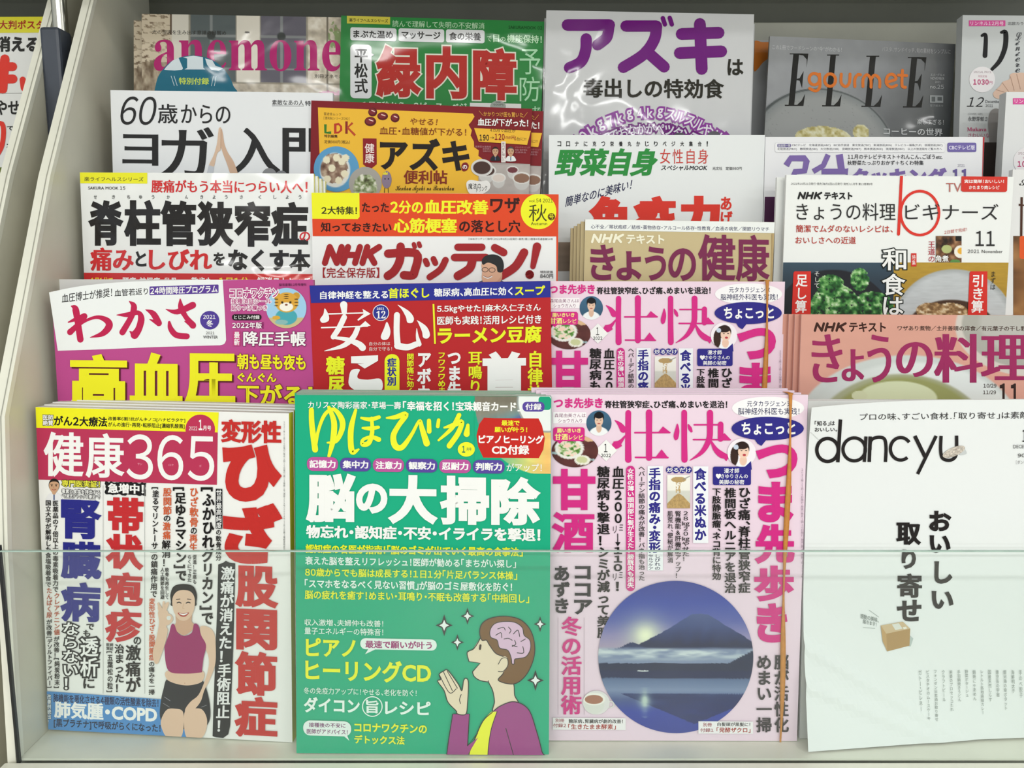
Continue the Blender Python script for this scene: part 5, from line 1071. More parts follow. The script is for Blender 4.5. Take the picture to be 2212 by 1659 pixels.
m.part = 'cover_lettering'
m.text('光の現実を生み出す意識の目醒め', 305, 290, 1012, 332, '#2c2824', .006); m.text('biotope', 2040, 268, 2200, 305, '#9c7c78', .0); m.text('別冊アネモネ', 1855, 712, 2130, 750, '#2c2824', .01)
m.text(ser('anemone'), 322, 382, 2115, 682, '#b01c6c', .0, part='title_lettering', res=6, slope=.003)
q = smooth([(330, 860), (360, 740), (420, 650), (500, 580), (620, 538), (740, 535), (860, 565), (960, 630), (1040, 730), (1080, 820), (1095, 900), (700, 905), (330, 900)], True, 6); m.poly(q, '#1b6c86')
m.poly([(420, 668), (440, 640), (500, 580), (560, 552), (560, 560), (600, 655), (590, 668), (520, 675), (470, 672)], '#d8e4ea', 'title_lettering')
m.poly([(600, 548), (700, 534), (790, 548), (795, 650), (815, 665), (615, 665), (640, 650), (640, 560)], '#d8e4ea', 'title_lettering'); m.poly([(812, 560), (880, 578), (910, 630), (985, 655), (940, 678), (870, 668), (830, 620)], '#d8e4ea', 'title_lettering')
m.text('特別付録', 560, 742, 850, 810, '#c8dc5c', .03)
for x in (487, 515): m.line([(x, 728), (x+30, 820)], 5, '#d8e8ec', sm=False)
for x in (890, 918): m.line([(x, 730), (x-18, 822)], 5, '#d8e8ec', sm=False)

m = MRYK = Mag('magazine', 'glossy green magazine with red headline in white outline, top row left of centre', J, (737, 33.6), (1175.7, 46.7), .805, 5.5, FL[5], T=.003, base='#2c8040', fin='gloss', slopes=(34, .028, 230, .02))
m.view(720, 0, 4.608)
m.rect(136, 162, 566, 240, '#ccc048', slope=.025); m.text('楽ライフヘルスシリーズ', 158, 186, 545, 224, '#2c2c18', .02); m.text('読んで理解して失明の不安解消', 588, 215, 1504, 280, '#b8dcb8', .004); m.text('SAKURAMOOK 02', 1745, 258, 2080, 292, '#1c4c28', .005)
for t, a, b, c, d in (('まぶた温め', 170, 278, 630, 408), ('マッサージ', 650, 288, 1104, 418), ('食の栄養', 1122, 298, 1506, 428)): m.rect(a, b, c, d, '#dcdde0', r=22); m.text(t, a+30, b+26, c-36, d-26, '#242424', .03)
m.text('で', 1530, 360, 1575, 415, '#c0e4c0', .01); m.text('目', 1592, 345, 1652, 420, '#c0e4c0', .03); m.text('の', 1662, 370, 1715, 415, '#c0e4c0', .01); m.text('機能保持！', 1728, 350, 2075, 430, '#c0e4c0', .02)
m.rect(170, 445, 382, 980, '#dcdde0', r=40); m.poly([(380, 530), (408, 548), (380, 566)], '#dcdde0'); m.V([('平松式', 210, 490, 345, 930)], col='#242424', w=.03)
m.part = 'headline_lettering'
for ch, b in (('緑', (425, 452, 880, 975)), ('内', (925, 462, 1330, 985)), ('障', (1390, 478, 1825, 1000))): m.text(ch, *b, '#b02c28', .055, ol=('#dcdccc', .028), slope=.02)
m.V([('予', 1855, 490, 2062, 742), ('防', 1855, 765, 2055, 1010)], col='#a4d4ac', w=.0); m.part = 'cover_lettering'
m.rect(1360, 1030, 1870, 1160, '#dcdcd8'); m.text('1日5秒から　2ピース　ベジ', 290, 1018, 1330, 1090, '#c8e4c8', .03); m.circ(1640, 1060, 78, '#9ca49c', ry=56); m.text('話題', 1615, 1012, 1665, 1028, '#33332f', .0); m.text('600円', 1595, 1034, 1690, 1054, '#33332f', .01)
m.text('セ', 1980, 1060, 2060, 1120, '#a4d4ac', .02)

m = MAZU = Mag('magazine', 'silvery white magazine with large purple rounded title, tallest in the top row centre', J, (1180.3, 22), (1629, 31), .80, 5.5, FL[5], T=.004, base='#cccdcf', fin='gloss', slopes=(22, .015, 290, .0))
m.view(1160, 0, 4.424); PR = '#6c1478'; p = 'title_lettering'
for pts, w in (([(292, 240), (690, 240)], 112), ([(688, 245), (670, 350), (620, 400), (578, 430)], 106), ([(470, 372), (465, 480), (420, 590), (310, 648)], 108), ([(850, 250), (1140, 250)], 108), ([(1142, 252), (1120, 380), (1020, 520), (825, 645)], 108), ([(1045, 490), (1215, 640)], 108), ([(1202, 175), (1222, 235)], 42), ([(1268, 172), (1288, 235)], 42),
               ([(1382, 326), (1735, 314)], 112), ([(1364, 508), (1760, 492)], 112), ([(1556, 230), (1574, 660)], 112)): m.line(pts, w, PR, p)
m.part = 'headline_lettering'; m.text('は', 1820, 565, 1972, 722, '#26251f', .03); m.text('毒出しの特効食', 442, 752, 1788, 940, '#26251f', .03)
m.part = 'cover_lettering'
def arc_text(s, cx, cy, r, a0, a1, h, col, ol, w=.02):
    n = len(s)
    for i, ch in enumerate(s):
        a = math.radians(a0+(a1-a0)*i/(n-1)); x = cx+r*math.sin(a); y = cy-r*math.cos(a)
        k = .55 if ord(ch) < 256 else .9
        m.text(ch, x-h*k/2, y-h/2, x+h*k/2, y+h/2, col, w, ol=ol, slope=math.tan(a)*.9, slant=-math.tan(a)*.9)
arc_text('10kg7kg4kgスルスルやせた！', 1085, 2060, 980, -46, 51, 98, '#e6e2ea', ('#8a3a98', .14))
arc_text('10日でおなかがペッタンコに！', 1085, 2160, 930, -38, 38, 98, '#dcd8e2', ('#6c1478', .14))
m.circ(1690, 1290, 60, '#55505c', ry=36); m.circ(1360, 1290, 50, '#55505c', ry=22)

m = MELL = Mag('magazine', 'grey food magazine with tall black serif title and orange word, top row', J, (1662.8, 78), (2064, 95), .835, 5.5, FL[5], T=.003, base='#8e9093', fin='gloss', spine='left', slopes=(80, .03, 300, .02))
m.view(1620, 0, 3.736)
def dish(U, V):
    X = 60+U*1620; Y = 292+V*830; img = ramp(U*.7+.3*V, [(0, '#a2a4a8'), (.45, '#929498'), (.7, '#6c6e71'), (1, '#484b4c')]); img = img*(.96+.08*rnoise(X/90, Y/90, 4))
    img = lay(img, ell(X, Y, 580, 1230, 600, 515, .012), '#3c4244'); img = lay(img, ell(X, Y, 590, 1240, 585, 512, .01), '#7a8082'); img = lay(img, ell(X, Y, 590, 1245, 560, 500, .2), '#9a9c9c'); img = lay(img, ((np.hypot(X-590, Y-1240) < 560)*(vnoise(X/9, Y/9, 3) > .78))*.25, '#5c6060')
    f = ((ell(X, Y, 600, 1110, 230, 95) > .4) | (ell(X, Y, 905, 1050, 65, 62) > .4)); return np.where(f[..., None], ramp(vnoise(X/26, Y/26, 6), [(.2, '#a89a5c'), (.5, '#cfc690'), (.8, '#e8e6cc')]), img)
m.pic(55, 296, 1665, 1140, dish, 'dish_picture', nx=190, ny=110, slope=.042)
m.text('この1冊でフードシーンの“今”がわかる！', 180, 372, 740, 410, '#c8c8cc', .002, slope=.04); m.text('パスタ、サンドイッチ、旬の素材をシンプルに', 1065, 388, 1618, 428, '#b0b0b4', .002, slope=.04)
for pts_x, t in (((312, 458), 'E'), ((612, 752), 'L'), ((930, 1078), 'L'), ((1265, 1410), 'E')):
    a, b = pts_x; y0 = 436+(a-312)*.031; y1 = 852+(a-312)*.013; k = '#1a1a1c'; tp = 'title_lettering'; w = b-a
    xs = lambda f, y: a+w*f+(22-44*(y-y0)/(y1-y0))*.9
    m.poly([(xs(.12, y0), y0), (xs(.44, y0), y0), (xs(.44, y1), y1), (xs(.12, y1), y1)], k, tp)
    m.poly([(xs(-.08, y0), y0-4), (xs(.62, y0), y0-4), (xs(.62, y0), y0+4), (xs(-.08, y0), y0+4)], k, tp)
    m.poly([(xs(-.08, y1), y1-6), (xs(.6, y1), y1-5), (xs(.85, y1), y1-40), (xs(.98, y1-95), y1-95), (xs(.95, y1), y1+4), (xs(-.08, y1), y1+4)], k, tp)
    if t == 'E':
        m.poly([(xs(.44, y0), y0-4), (xs(.95, y0), y0-2), (xs(.92, y0+110), y0+112), (xs(.86, y0), y0+45), (xs(.66, y0), y0+12), (xs(.44, y0), y0+8)], k, tp)
        ym = (y0+y1)/2; m.poly([(xs(.44, ym), ym-7), (xs(.6, ym), ym-12), (xs(.78, ym-70), ym-70), (xs(.78, ym+70), ym+70), (xs(.6, ym), ym+8), (xs(.44, ym), ym+4)], k, tp)
p = 'title_lettering'; OG = '#d8742c'
def arc_(cx, cy, rx, ry, a0, a1): t = np.radians(np.linspace(a0, a1, 26)); return np.stack([cx+rx*np.cos(t), cy+ry*np.sin(t)], 1)
for q in (arc_(518, 640, 42, 46, 0, 360), [(560, 600), (562, 700), (530, 735), (480, 715)], arc_(645, 648, 44, 50, 0, 360), [(735, 600), (735, 670), (770, 700), (800, 670), (806, 600)], [(845, 700), (845, 640), (868, 605), (890, 605)], [(910, 700), (912, 640), (942, 605), (972, 640), (975, 705)], [(975, 640), (1005, 608), (1042, 640), (1045, 705)], [(1100, 665), (1175, 640), (1150, 602), (1110, 615), (1098, 670), (1135, 705), (1180, 690)], [(1228, 570), (1225, 690), (1252, 706)], [(1195, 608), (1262, 612)]): m.line(q, 24, OG, p)
m.T([('エル・グルメ', 1455, 595, 1568, 615), ('NOVEMBER', 1455, 625, 1566, 645), ('2021', 1490, 655, 1535, 672), ('no.25', 1452, 685, 1562, 718)], col='#b8babc', w=.0)
m.rect(1450, 772, 1556, 832, '#9a9ea0', slope=.02); m.rect(1462, 782, 1492, 822, '#5c6062', slope=.02); m.rect(1510, 785, 1546, 815, '#5c6062', slope=.02); m.text('電子版あり', 1450, 846, 1555, 864, '#9a9ea0', .0)
m.text('楽しすぎる！', 1345, 965, 1560, 1008, '#c8cacc', .002); m.text('コーヒーの世界', 1075, 1035, 1552, 1095, '#d4d6d8', .012)

m = MLIN = Mag('magazine', 'pale magazine with brushed black katakana title and pink round price mark, top row far right', J, (2079.8, 32.6), (2520, 36), .808, 5.5, FL[5], T=.011, base='#c9cccd', spine='left', slopes=(33, .004, 300, .004))
m.view(1620, 0, 3.736)
def linen(m):
    m.rect(1766, 166, 2060, 212, '#d8569c', slope=0); m.text('リンネル12月号', 1778, 174, 2046, 206, '#f4dcea', .01); m.text('北欧カラーのニット特集', 2080, 178, 2440, 204, '#6a6a6c', .0)
    m.line([(1872, 288), (1902, 290), (1896, 450)], [22, 30, 38], '#1d1d1f', 'title_lettering'); m.line([(2028, 262), (2062, 266), (2058, 380), (2015, 490), (1950, 562)], [22, 38, 40, 36, 26], '#1d1d1f', 'title_lettering')
    m.line([(2240, 270), (2420, 300)], 34, '#1d1d1f', 'title_lettering')
    m.text(scr('Liniere'), 2130, 260, 2195, 572, '#3a3c40', .0, vert=False) if 0 else None
    for i, ch in enumerate('Liniere'): m.text(scr(ch), 2140, 262+i*44+(28 if i else 0), 2192 if i == 0 else 2178, 262+i*44+(66 if i == 0 else 60), '#4a4c50', .0)
    m.circ(1873, 643, 104, '#e8e4e6'); m.text('1030', 1800, 640, 1925, 686, '#b83a70', .045); m.text('円', 1928, 655, 1954, 682, '#b83a70', .0); m.text('特別定価', 1840, 608, 1910, 626, '#b06a84', .0); m.text('SPECIAL PRICE', 1805, 575, 1945, 592, '#a08a94', .0)
    m.text(scr('12'), 1760, 785, 1885, 862, '#2c2c2e', .0, slant=-.3); m.text('December', 1900, 808, 2020, 832, '#55565a', .0); m.text('2021', 1900, 842, 1960, 864, '#55565a', .0)
    def hand(U, V): return lay(flat(U, '#cfc8c6'), ell(U, V, .6, .5, .5, .5), '#e2c0aa')*(.9+.2*rnoise(U*4, V*4, 3))
    m.blob([(1960, 760), (1990, 720), (2020, 690), (2040, 660), (2090, 640), (2100, 600), (2150, 590), (2230, 610), (2250, 800), (2010, 800)], '#dcbca8', 'hand_picture')
    for q in ([(1985, 725), (2050, 745)], [(2035, 670), (2085, 740)], [(2100, 620), (2130, 730)], [(2150, 600), (2180, 720)]): m.line(q, 5, '#b08c7a', 'hand_picture')
    m.text('永野芽郁さん', 1758, 942, 1952, 978, '#3c3e42', .0); m.text('COVER GIRL', 1758, 912, 1880, 928, '#a0a2a6', .0); m.text(ser('Mukava in'), 1750, 1030, 1960, 1060, '#b83c6c', .0); m.text('さわいいな！', 1760, 1075, 1945, 1110, '#b85c7c', .0)
linen(m)
m.blob([(1940, 900), (2000, 880), (2060, 960), (2060, 1400), (1900, 1500), (1930, 1200), (1920, 1000)], '#8e8a88', 'hand_picture')
m.poly([(1890, 1150), (2045, 1150), (2035, 1720), (1870, 1720)], '#3e3634', 'hand_picture')
for i in range(9): m.circ(1998, 1180+i*34, 5, '#c8c0b4', 'hand_picture')
mp2 = lambda p: np.stack([2174+(p[:, 0]-2079.8)*1.07, 199.5+(p[:, 1]-32.6)*1.07], 1)
m = MLIN2 = Mag('magazine', 'pale magazine with pink tag and pink price mark, fourth row at the far right edge', J, (2174, 198.6), (2640, 202), .768, 3.0, FL[4], T=.011, base='#dfe0e1', spine='left', slopes=(33, .004, 300, .004), mp=mp2)
m.view(1620, 0, 3.736); linen(m)
m = MFAR = Mag('magazine', 'white magazine with brown photograph and orange label, third row at the far right edge', J, (2188, 366), (2700, 368), .738, 3.0, FL[3], T=.006, base='#e2e2e2', spine='left', slopes=(33, 0, 300, 0))
m.view(1660, 370, 4.007)
m.text(scr('Sorry'), 2170, 70, 2420, 150, '#2c2c2c', .0)
def brown(U, V): return ramp(vnoise(U*5, V*4, 5), [(.2, '#3a2a20'), (.5, '#7a5434'), (.8, '#a87a4c')])
m.pic(2118, 560, 3600, 1300, brown, 'dish_picture', nx=60, ny=40); m.rect(2172, 560, 2500, 760, '#dc5a2c', r=20); m.poly([(2180, 225), (2200, 225), (2196, 560), (2176, 560)], '#4a2c20'); m.poly([(2165, 280), (2212, 290), (2212, 300), (2165, 300)], '#4a2c20')
m = MORG = Mag('magazine', 'pale magazine showing an orange dish corner between silvery and grey magazines, top row', J, (1630, 86), (1900, 93), .86, 5.5, FL[5], T=.003, base='#a6a8ab', fin='gloss', spine='left', slopes=(80, .03, 300, .02))
m.view(1620, 0, 3.736); m.blob([(30, 345), (100, 340), (220, 350), (220, 420), (110, 500), (60, 560), (30, 560)], '#c8742c', 'dish_picture')

# ---- neighbouring rack
m = MLEFT = Mag('magazine', 'white magazine with red headline and yellow strip in the neighbouring rack at the left edge', J, (-342, 38), (112, 36), .80, 4.0, CAMZ-.10, T=.004, base='#dfe0df', fin='gloss', slopes=(36, 0, 400, 0))
m.view(0, 0, 4.147)
m.poly([(-1400, 158), (470, 138), (470, 292), (-1400, 305)], '#dfd83c'); m.text('大判ポスター', -10, 182, 480, 264, '#a83028', .03, part='strapline_lettering'); m.text('痛みが消える', -430, 322, 345, 468, '#262626', .05)
m.part = 'headline_lettering'
RR = '#d8382f'
m.line([(45, 530), (25, 800)], 84, RR, 'headline_lettering', sm=False); m.line([(-60, 600), (115, 598)], 80, RR, 'headline_lettering', sm=False); m.line([(-60, 712), (118, 708)], 80, RR, 'headline_lettering', sm=False); m.line([(205, 715), (215, 790)], 56, RR, 'headline_lettering', sm=False)
m.poly([(-200, 838), (460, 830), (460, 834), (-200, 842)], '#9c9c9c'); m.text('やせ', -40, 898, 178, 1032, '#222222', .025); m.text('で', 62, 1130, 130, 1170, '#222222', .02); m.text('を', 60, 1280, 120, 1350, '#222222', .02)
m.line([(-120, 1160), (20, 1110), (20, 1300), (-60, 1440)], 44, RR, 'headline_lettering')
def leafy(U, V): return ramp(vnoise(U*30, V*8, 5), [(.2, '#4c5a24'), (.6, '#7c8c3c'), (.9, '#a8a868')])
m.pic(-1400, 1500, 400, 2300, leafy, 'dish_picture', nx=60, ny=20)

# ---------------------------------------------------------------- build
keys = set()
for m in MAGS:
    for it in m.items:
        if it[0] == 'text':
            for ch in it[2]:
                if ch not in ' 　': keys.add((ch, text_res(it)))
glyph_meshes(keys)
for m in MAGS: build_mag(m)
# ---------------------------------------------------------------- copies behind the front ones
body = ('cover', 'page_block')
ordn = ['second', 'third', 'fourth', 'fifth', 'sixth', 'seventh', 'eighth', 'ninth']
g = 'crimson and yellow health magazines in the bottom left pile'; M365.root['group'] = g
for i in range(3): dup(M365, (.0004*(i+1), .0004*(i+1), .0105*(i+1)), 'crimson and yellow health magazine, %s from the front of the bottom left pile' % ordn[i], g, body)
g = 'green magazines in the bottom row pile'; MYUHO.root['group'] = g
for i in range(8): dup(MYUHO, (-.0026 if i > 2 else (-.0004, -.0008, -.0028)[i], -.0012-.0001*(i % 2), 0.0038*(i+1)+.0214), 'green brain magazine, %s from the front of the green pile' % ordn[i], g, body+(('disc_picture',) if i < 3 else ()), tip=4.5)
g = 'banded pink magazines in the bottom row'; MSOU.root['group'] = g
for i in range(3): dup(MSOU, (-.0038*(i+1), .0010*(i+1), .0052*(i+1)), 'pink monthly magazine, %s from the front of the banded bottom pile' % ordn[i], g, body)
g = 'banded pink magazines in the second row'; MSOU2.root['group'] = g
for i in range(2): dup(MSOU2, (.001*(i+1), -.0004, .0046*(i+1)), 'pink monthly magazine, %s from the front of the banded second row pile' % ordn[i], g, body)
g = 'white food magazines with the parcel cover'; MDAN.root['group'] = g
# ---------------------------------------------------------------- more copies
def plain_copy(name, label, cover, W, H, T, TL, d, lean, floor, spine='left', group=None, fin='satin', spinecol=None):
    TR = (TL[0]+W*FPX/d, TL[1]+1)
    q = Mag(name, label, J, TL, TR, d, lean, floor, T=T, base=cover, spine=spine, group=group, fin=fin, spinecol=spinecol); build_mag(q); return q
plain_copy('magazine', 'white food magazine peeking out behind the curling one with the parcel', '#eceeee', .21, .28, .0035, (1742, 863), .672, 2.9, FL[1], group=g)
plain_copy('magazine', 'cream magazine standing behind the curling magenta one in the second row', '#e9e8e2', .21, .28, .004, (128, 603.5), .716, 3.0, FL[2], spine='right').root
# anemone second copy, azuki second copies
dup(MANE, (-.0112, -.0048, .006), 'magazine with window photograph and magenta title, rear one at the top left', 'window photograph magazines'); MANE.root['group'] = 'window photograph magazines'
g = 'maroon and yellow azuki magazines'; MLDK.root['group'] = g
dup(MLDK, (.0108, -.0008, .0055), 'maroon and yellow azuki magazine half hidden behind its twin and shifted right', g)
g = 'silvery magazines with purple title'; MAZU.root['group'] = g
dup(MAZU, (-.0016, -.006, .0055), 'silvery white magazine directly behind the purple titled one', g, body); dup(MAZU, (.0040, -.0060, .0105), 'silvery white magazine at the back of the purple titled pile', g, body)
g = 'magazines with huge black headline'; MSEK.root['group'] = g
for i in range(3): dup(MSEK, (.0022*(i+1), -.0016*(i+1), .0054*(i+1)), 'white magazine with yellow spine, %s from the front of the huge black headline pile' % ordn[i], g, body)
g = 'white vegetable magazines'; MYAS.root['group'] = g
dup(MYAS, (.0012, -.001, .0065), 'white vegetable magazine directly behind the one with green title', g, body)
g = 'tan health booklets'; MKEN.root['group'] = g
for i in range(4): dup(MKEN, (-.0034*(i+1)+.0006*i, -.0018*(i+1), .0045*(i+1)), 'tan health booklet, %s from the front of its pile' % ordn[i], g, body)
g = 'white cookery booklets with the red letter'; MBEG.root['group'] = g
dup(MBEG, (.0068, .0002, .0044), 'white cookery booklet with red letter shifted right behind the first', g); dup(MBEG, (-.0055, -.0012, .0092), 'white cookery booklet at the back of the red letter pile', g, body)
g = 'salmon cookery magazines'; MRYO.root['group'] = g
for i in range(4): dup(MRYO, (-.0038*(i+1), -.0002*(i+1), .0044*(i+1)), 'salmon cookery magazine, %s from the front of its pile' % ordn[i], g, body)

# ---------------------------------------------------------------- rubber bands
def rubber_band(mg, u0, label, depth):
    """flat band round a pile: down the front with a slight twist, over the top, down the back"""
    W, H = mg.W, mg.H; n = 60; V, F = [], []
    path = []
    for i in range(n+1): t = i/n; path.append((u0-W/2+.0008*math.sin(t*9), -.0022, .0002+(H-.0002)*(1-t), .0042-.0030*abs(math.sin(t*7+.9))**3))
    top = [(u0-W/2, -.0022, H+.0012, .0046), (u0-W/2, depth/2, H+.0016, .0046), (u0-W/2, depth, H+.0014, .0046), (u0-W/2, depth+.0006, H-.01, .0046), (u0-W/2, depth+.0006, .004, .0046)]
    path = path[::-1]+top
    for x, y, z, w in path:
        V += [(x-w/2, y, z), (x+w/2, y-.0003, z), (x+w/2, y+.0006, z+.0002), (x-w/2, y+.0009, z+.0002)]
    for i in range(len(path)-1):
        a = 4*i
        for k in range(4): F.append((a+k, a+(k+1) % 4, a+4+(k+1) % 4, a+4+k))
    F += [(0, 1, 2, 3), tuple(len(V)-4+k for k in (3, 2, 1, 0))]
    me = py_mesh('rubber_band', V, F, [RUB]); o = link('rubber_band', me); o.matrix_world = mg.root.matrix_world
    for p in me.polygons: p.use_smooth = True
    o['label'] = label; o['category'] = 'rubber band'; return o
RUB = paintmat('band_rubber', '#c98436', .5, 300, .1)
RUB.node_tree.nodes['Principled BSDF'].inputs['Transmission Weight'].default_value = 0.0
rubber_band(MSOU, (1706-1179)/FPX*.658, 'orange rubber band round the pink magazines in the bottom row', .0215)
rubber_band(MSOU2, (1656-1166.7)/FPX*.705, 'orange rubber band round the pink magazines in the second row', .0150)

# ---------------------------------------------------------------- the rack
BEIGE = paintmat('beige_enamel', '#d8d5c4', .38, 18, .05, spec=.5, bump=.02)
EDGE = paintmat('pale_edge_enamel', '#e8e7d9', .35, 30, .04)
DARK = paintmat('shaded_olive_enamel', '#54564c', .5, 25, .06)  # back panels: olive paint, its dark tone also holding shade from above
GREY = paintmat('grey_enamel', '#9c9c90', .45, 22, .05)
CHROME = paintmat('chrome', '#c8c8c4', .14, 60, .03, metal=1.0)
PLAS = paintmat('slate_plastic', '#3c424e', .38, 60, .08)
BLK = paintmat('black_gasket', '#191b1a', .5, 90, .2)
GL = bpy.data.materials.new('clear_guard'); GL.use_nodes = True; nt = GL.node_tree; nt.nodes.remove(nt.nodes['Principled BSDF'])
tr = nt.nodes.new('ShaderNodeBsdfTransparent'); tr.inputs[0].default_value = (.975, .996, .987, 1)
gl = nt.nodes.new('ShaderNodeBsdfGlossy'); gl.inputs['Roughness'].default_value = .06; fr = nt.nodes.new('ShaderNodeFresnel'); gb_ = nt.nodes.new('ShaderNodeNewGeometry'); mi_ = nt.nodes.new('ShaderNodeMapRange'); mi_.inputs[3].default_value = 1.45; mi_.inputs[4].default_value = 1/1.45; nt.links.new(gb_.outputs['Backfacing'], mi_.inputs[0]); nt.links.new(mi_.outputs[0], fr.inputs[0])
df = nt.nodes.new('ShaderNodeBsdfDiffuse'); df.inputs[0].default_value = (.80, .88, .84, 1)  # faint diffuse veil, paints in the haze of room reflections
tn = nt.nodes.new('ShaderNodeNewGeometry'); nz = nt.nodes.new('ShaderNodeTexNoise'); nz.inputs['Scale'].default_value = 14; nz.inputs['Detail'].default_value = 5
mr = nt.nodes.new('ShaderNodeMapRange'); mr.inputs[1].default_value = .3; mr.inputs[2].default_value = .8; mr.inputs[3].default_value = .006; mr.inputs[4].default_value = .02
m1 = nt.nodes.new('ShaderNodeMixShader'); m2 = nt.nodes.new('ShaderNodeMixShader')
nt.links.new(tn.outputs['Position'], nz.inputs['Vector']); nt.links.new(nz.outputs[0], mr.inputs[0]); nt.links.new(mr.outputs[0], m1.inputs[0])
nt.links.new(tr.outputs[0], m1.inputs[1]); nt.links.new(df.outputs[0], m1.inputs[2])
nt.links.new(fr.outputs[0], m2.inputs[0]); nt.links.new(m1.outputs[0], m2.inputs[1]); nt.links.new(gl.outputs[0], m2.inputs[2]); nt.links.new(m2.outputs[0], nt.nodes['Material Output'].inputs[0])
GEDGE = paintmat('guard_edge', '#a9c0b6', .2, 60, .1)

def prism_x(x0, x1, prof, name, mats, parent, mi_edge=None):
    """extrude a (Y, z) outline along X"""
    n = len(prof); V = [(x0, y, z) for y, z in prof]+[(x1, y, z) for y, z in prof]
    F = [tuple(range(n)), tuple(range(2*n-1, n-1, -1))]+[(i, i+n, (i+1) % n+n, (i+1) % n) for i in range(n)]
    me = py_mesh(name, V, F, mats); import bmesh
    bm = bmesh.new(); bm.from_mesh(me); bmesh.ops.recalc_face_normals(bm, faces=bm.faces); bm.to_mesh(me); bm.free()
    return link(name, me, parent)
def boxp(name, x0, x1, y0, y1, z0, z1, mats, parent, bevel=0.0):
    V, F = [], []; box_vf(x0, x1, y0, y1, z0, z1, V, F); me = py_mesh(name, V, F, mats)
    o = link(name, me, parent)
    if bevel:
        md = o.modifiers.new('bevel', 'BEVEL'); md.width = bevel; md.segments = 2
    return o
def YZ(py, d, x=0): p = at(x, py, d); return (p[1], p[2])
XL, XR = -.4035, .62
edge = [YZ(-420, .865), YZ(-200, .812), YZ(0, .776), YZ(380, .703), YZ(900, .640), YZ(1190, .644), YZ(1640, .660), YZ(1800, .668)]
YB = .945
rack = bpy.data.objects.new('magazine_rack', None); COL.objects.link(rack); rack['label'] = 'beige stepped metal magazine rack with clear front guard'; rack['category'] = 'display rack'
rack.location = (0, .8, FL[1]-.03); 
def rel(o, r):
    o.location = (-r.location[0], -r.location[1], -r.location[2]); return o
prof = edge+[(YB, edge[-1][1]), (YB, edge[0][1])]
def side(x0, x1, r):
    rel(prism_x(x0+.0008, x1, prof, 'side_panel', [BEIGE], r), r)
    # rolled front edge: a pale strip standing proud, with the fold line
    V, F = [], []
    E2 = [(y-.0016, z) for y, z in edge]; n = len(edge)
    for x in (x0-.0006, x1+.0003):
        for (y, z) in E2: V.append((x, y, z))
        for (y, z) in edge: V.append((x, y+.004, z))
    for i in range(n-1):
        F.append((i, i+1, 2*n+i+1, 2*n+i)); F.append((i, n+i, n+i+1, i+1)); F.append((2*n+i, 2*n+i+1, 3*n+i+1, 3*n+i))
    rel(link('edge_strip', py_mesh('edge_strip', V, F, [EDGE]), r), r)
    V, F = [], []
    for x in (x1-.0030, x1-.0024):
        for (y, z) in edge: V.append((x, y-.0022, z))
    for i in range(n-1): F.append((i, i+1, n+i+1, n+i))
    rel(link('edge_groove', py_mesh('edge_groove', V, F, [GREY]), r), r)
side(XL-.0095, XL, rack)
# stepped tiers: tread + riser
YR = {1: .712, 2: .752, 3: .792, 4: .838, 5: YB-.004}
ybase = {}
for k in range(1, 6):
    y0 = {1: .560, 2: YR[1], 3: YR[2], 4: YR[3], 5: YR[4]}[k]
y_front = {k: None for k in FL}
def row_front(k): return min(m_.base_pt[1] for m_ in MAGS if abs(m_.base_pt[2]-FL[k]) < .004)
fr_y = {k: row_front(k)-.012 for k in (2, 3, 4, 5)}
yf1 = YZ(1640, .6615)[0]
for k in range(1, 6):
    ya = .6055+.0034 if k == 1 else fr_y[k]; yb = (fr_y[k+1]+.001) if k < 5 else YB
    rel(boxp('tier_shelf', XL+.0003, XR, ya, yb, FL[k]-.0022, FL[k]-.0004, [EDGE if k == 1 else BEIGE], rack), rack)
    if k > 1: rel(boxp('riser', XL+.0003, XR, ya, ya+.0015, FL[k-1]-.0022, FL[k]-.0024, [BEIGE], rack), rack)
zb = at(1800, 62, .90)[2]
rel(boxp('back_ledge', XL+.0003, XR, YB-.022, YB-.003, FL[5]-.0004, zb, [GREY], rack, .001), rack)
rel(boxp('back_panel', XL+.0003, XR, YB-.0025, YB, FL[5], .40+CAMZ, [DARK], rack), rack)
rel(boxp('canopy_board', XL-.0095, XR, .66, YB, .345+CAMZ, .367+CAMZ, [GREY], rack), rack)  # unseen board added above the view to shade the rack back
# front rail and clear guard
zt = at(0, 1652, .657)[2]
rel(boxp('front_rail', XL-.0095, XR, .6055-.018, .6055-.0006, zt-.06, FL[1]-.0012, [EDGE], rack, .0012), rack)
gt, gb = at(0, 1191, .6372), at(0, 1646, .6585)
gx0 = XL+.0012
def guard(name, xa, xb, th, za, zb_, mats, y): return rel(boxp(name, xa, xb, y, y+th, za, zb_, mats, rack), rack)
gy = .6055
def zat(py, Y):
    r = rays([(1106, py)])[0]; return CAMZ+r[2]*Y/r[1]
gt = (0, gy, zat(1190, gy)); gb = (0, gy, FL[1]-.003)
guard('clear_guard', gx0, XR, .0025, gb[2], gt[2]-.0010, [GL], gy); guard('guard_top_edge', gx0, XR, .0027, gt[2]-.0009, gt[2], [GEDGE], gy-.0001)
guard('guard_gasket', gx0-.0012, gx0+.0006, .0035, gb[2], gt[2]+.004, [BLK], gy-.0005)
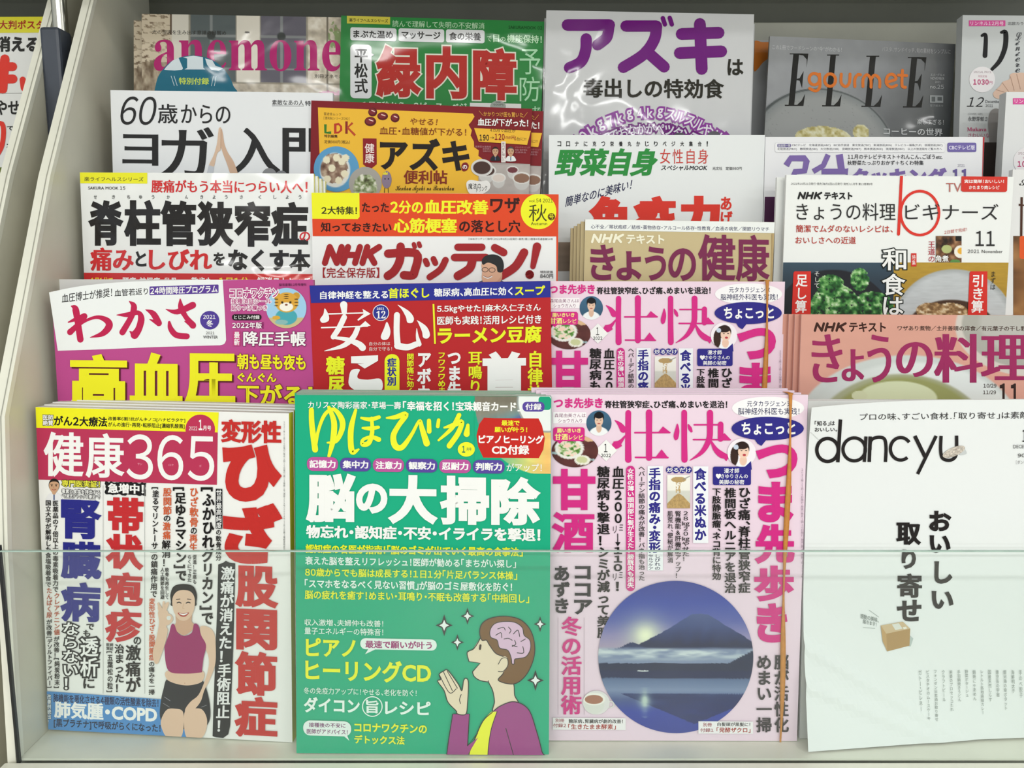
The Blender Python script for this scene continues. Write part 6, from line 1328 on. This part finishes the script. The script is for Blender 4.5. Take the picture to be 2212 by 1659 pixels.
# ---- neighbouring rack on the left
rack2 = bpy.data.objects.new('magazine_rack', None); COL.objects.link(rack2); rack2['label'] = 'neighbouring beige magazine rack seen at the left edge'; rack2['category'] = 'display rack'
rack2.location = (-.7, .8, FL[1]-.03)
X2 = -.4385
side(X2-.0085, X2, rack2)
z6 = CAMZ-.10
rel(boxp('tier_shelf', -1.2, X2-.009, .74, YB, z6-.002, z6-.0004, [BEIGE], rack2), rack2); rel(boxp('back_panel', -1.2, X2-.009, YB-.0025, YB, z6, .40+CAMZ, [DARK], rack2), rack2)
rel(boxp('canopy_board', -1.2, X2, .66, YB, .345+CAMZ, .367+CAMZ, [GREY], rack2), rack2)  # matching unseen shading board over the neighbouring rack
# ---- upright post and arm bracket in the gap
def tube(name, cx, cy, z0, z1, rx, ry, mats, parent, seg=24):
    V, F = [], []
    for z in (z0, z1):
        for i in range(seg): t = 2*math.pi*i/seg; V.append((cx+rx*math.copysign(abs(math.cos(t))**.5, math.cos(t)), cy+ry*math.copysign(abs(math.sin(t))**.5, math.sin(t)), z))
    for i in range(seg): F.append((i, (i+1) % seg, seg+(i+1) % seg, seg+i))
    F += [tuple(range(seg))[::-1], tuple(range(seg, 2*seg))]
    return link(name, py_mesh(name, V, F, mats), parent)
post = bpy.data.objects.new('upright_post', None); COL.objects.link(post); post['label'] = 'chrome upright post with dark plastic sleeve between the two racks'; post['category'] = 'post'
pt = at(132, 72, .765); post.location = (pt[0], pt[1], 0)
tb = tube('chrome_tube', 0, 0, pt[2]-.001, CAMZ+.36, .0062, .0050, [CHROME], post)
sl0 = at(104, 74, .745)
o = boxp('plastic_sleeve', sl0[0]-.0085-pt[0], sl0[0]+.0100-pt[0], sl0[1]-pt[1], sl0[1]-pt[1]+.024, pt[2]-.150, pt[2]+.0005, [PLAS], post, .003)
o2 = boxp('chrome_inset', .0052, .0085, -.012, .008, pt[2]-.06, pt[2]-.002, [CHROME], post, .0008)
GWALL = paintmat('gap_wall', '#8f9293', .7, 20, .05)
o = boxp('wall_back', -1.4, 1.0, YB+.02, YB+.05, 0, 2.9, [GWALL], None); o['kind'] = 'structure'
# ---- shop shell behind the camera: ceiling with its tubes, floor
CEIL = paintmat('ceiling_board', '#dadad4', .9, 3, .03); FLOOR = paintmat('shop_floor_vinyl', '#b9b4a6', .35, 2, .08)
o = boxp('ceiling', -5, 5, -9, 1.2, CAMZ+1.40, CAMZ+1.45, [CEIL], None); o['kind'] = 'structure'
o = boxp('floor', -5, 5, -9, 1.2, -.05, 0, [FLOOR], None); o['kind'] = 'structure'
rel(boxp('plinth', XL-.009, XR, yf1-.02, YB, 0, zt-.062, [BEIGE], rack), rack); rel(boxp('plinth', -1.2, X2, yf1-.02, YB, 0, zt-.062, [BEIGE], rack2), rack2)
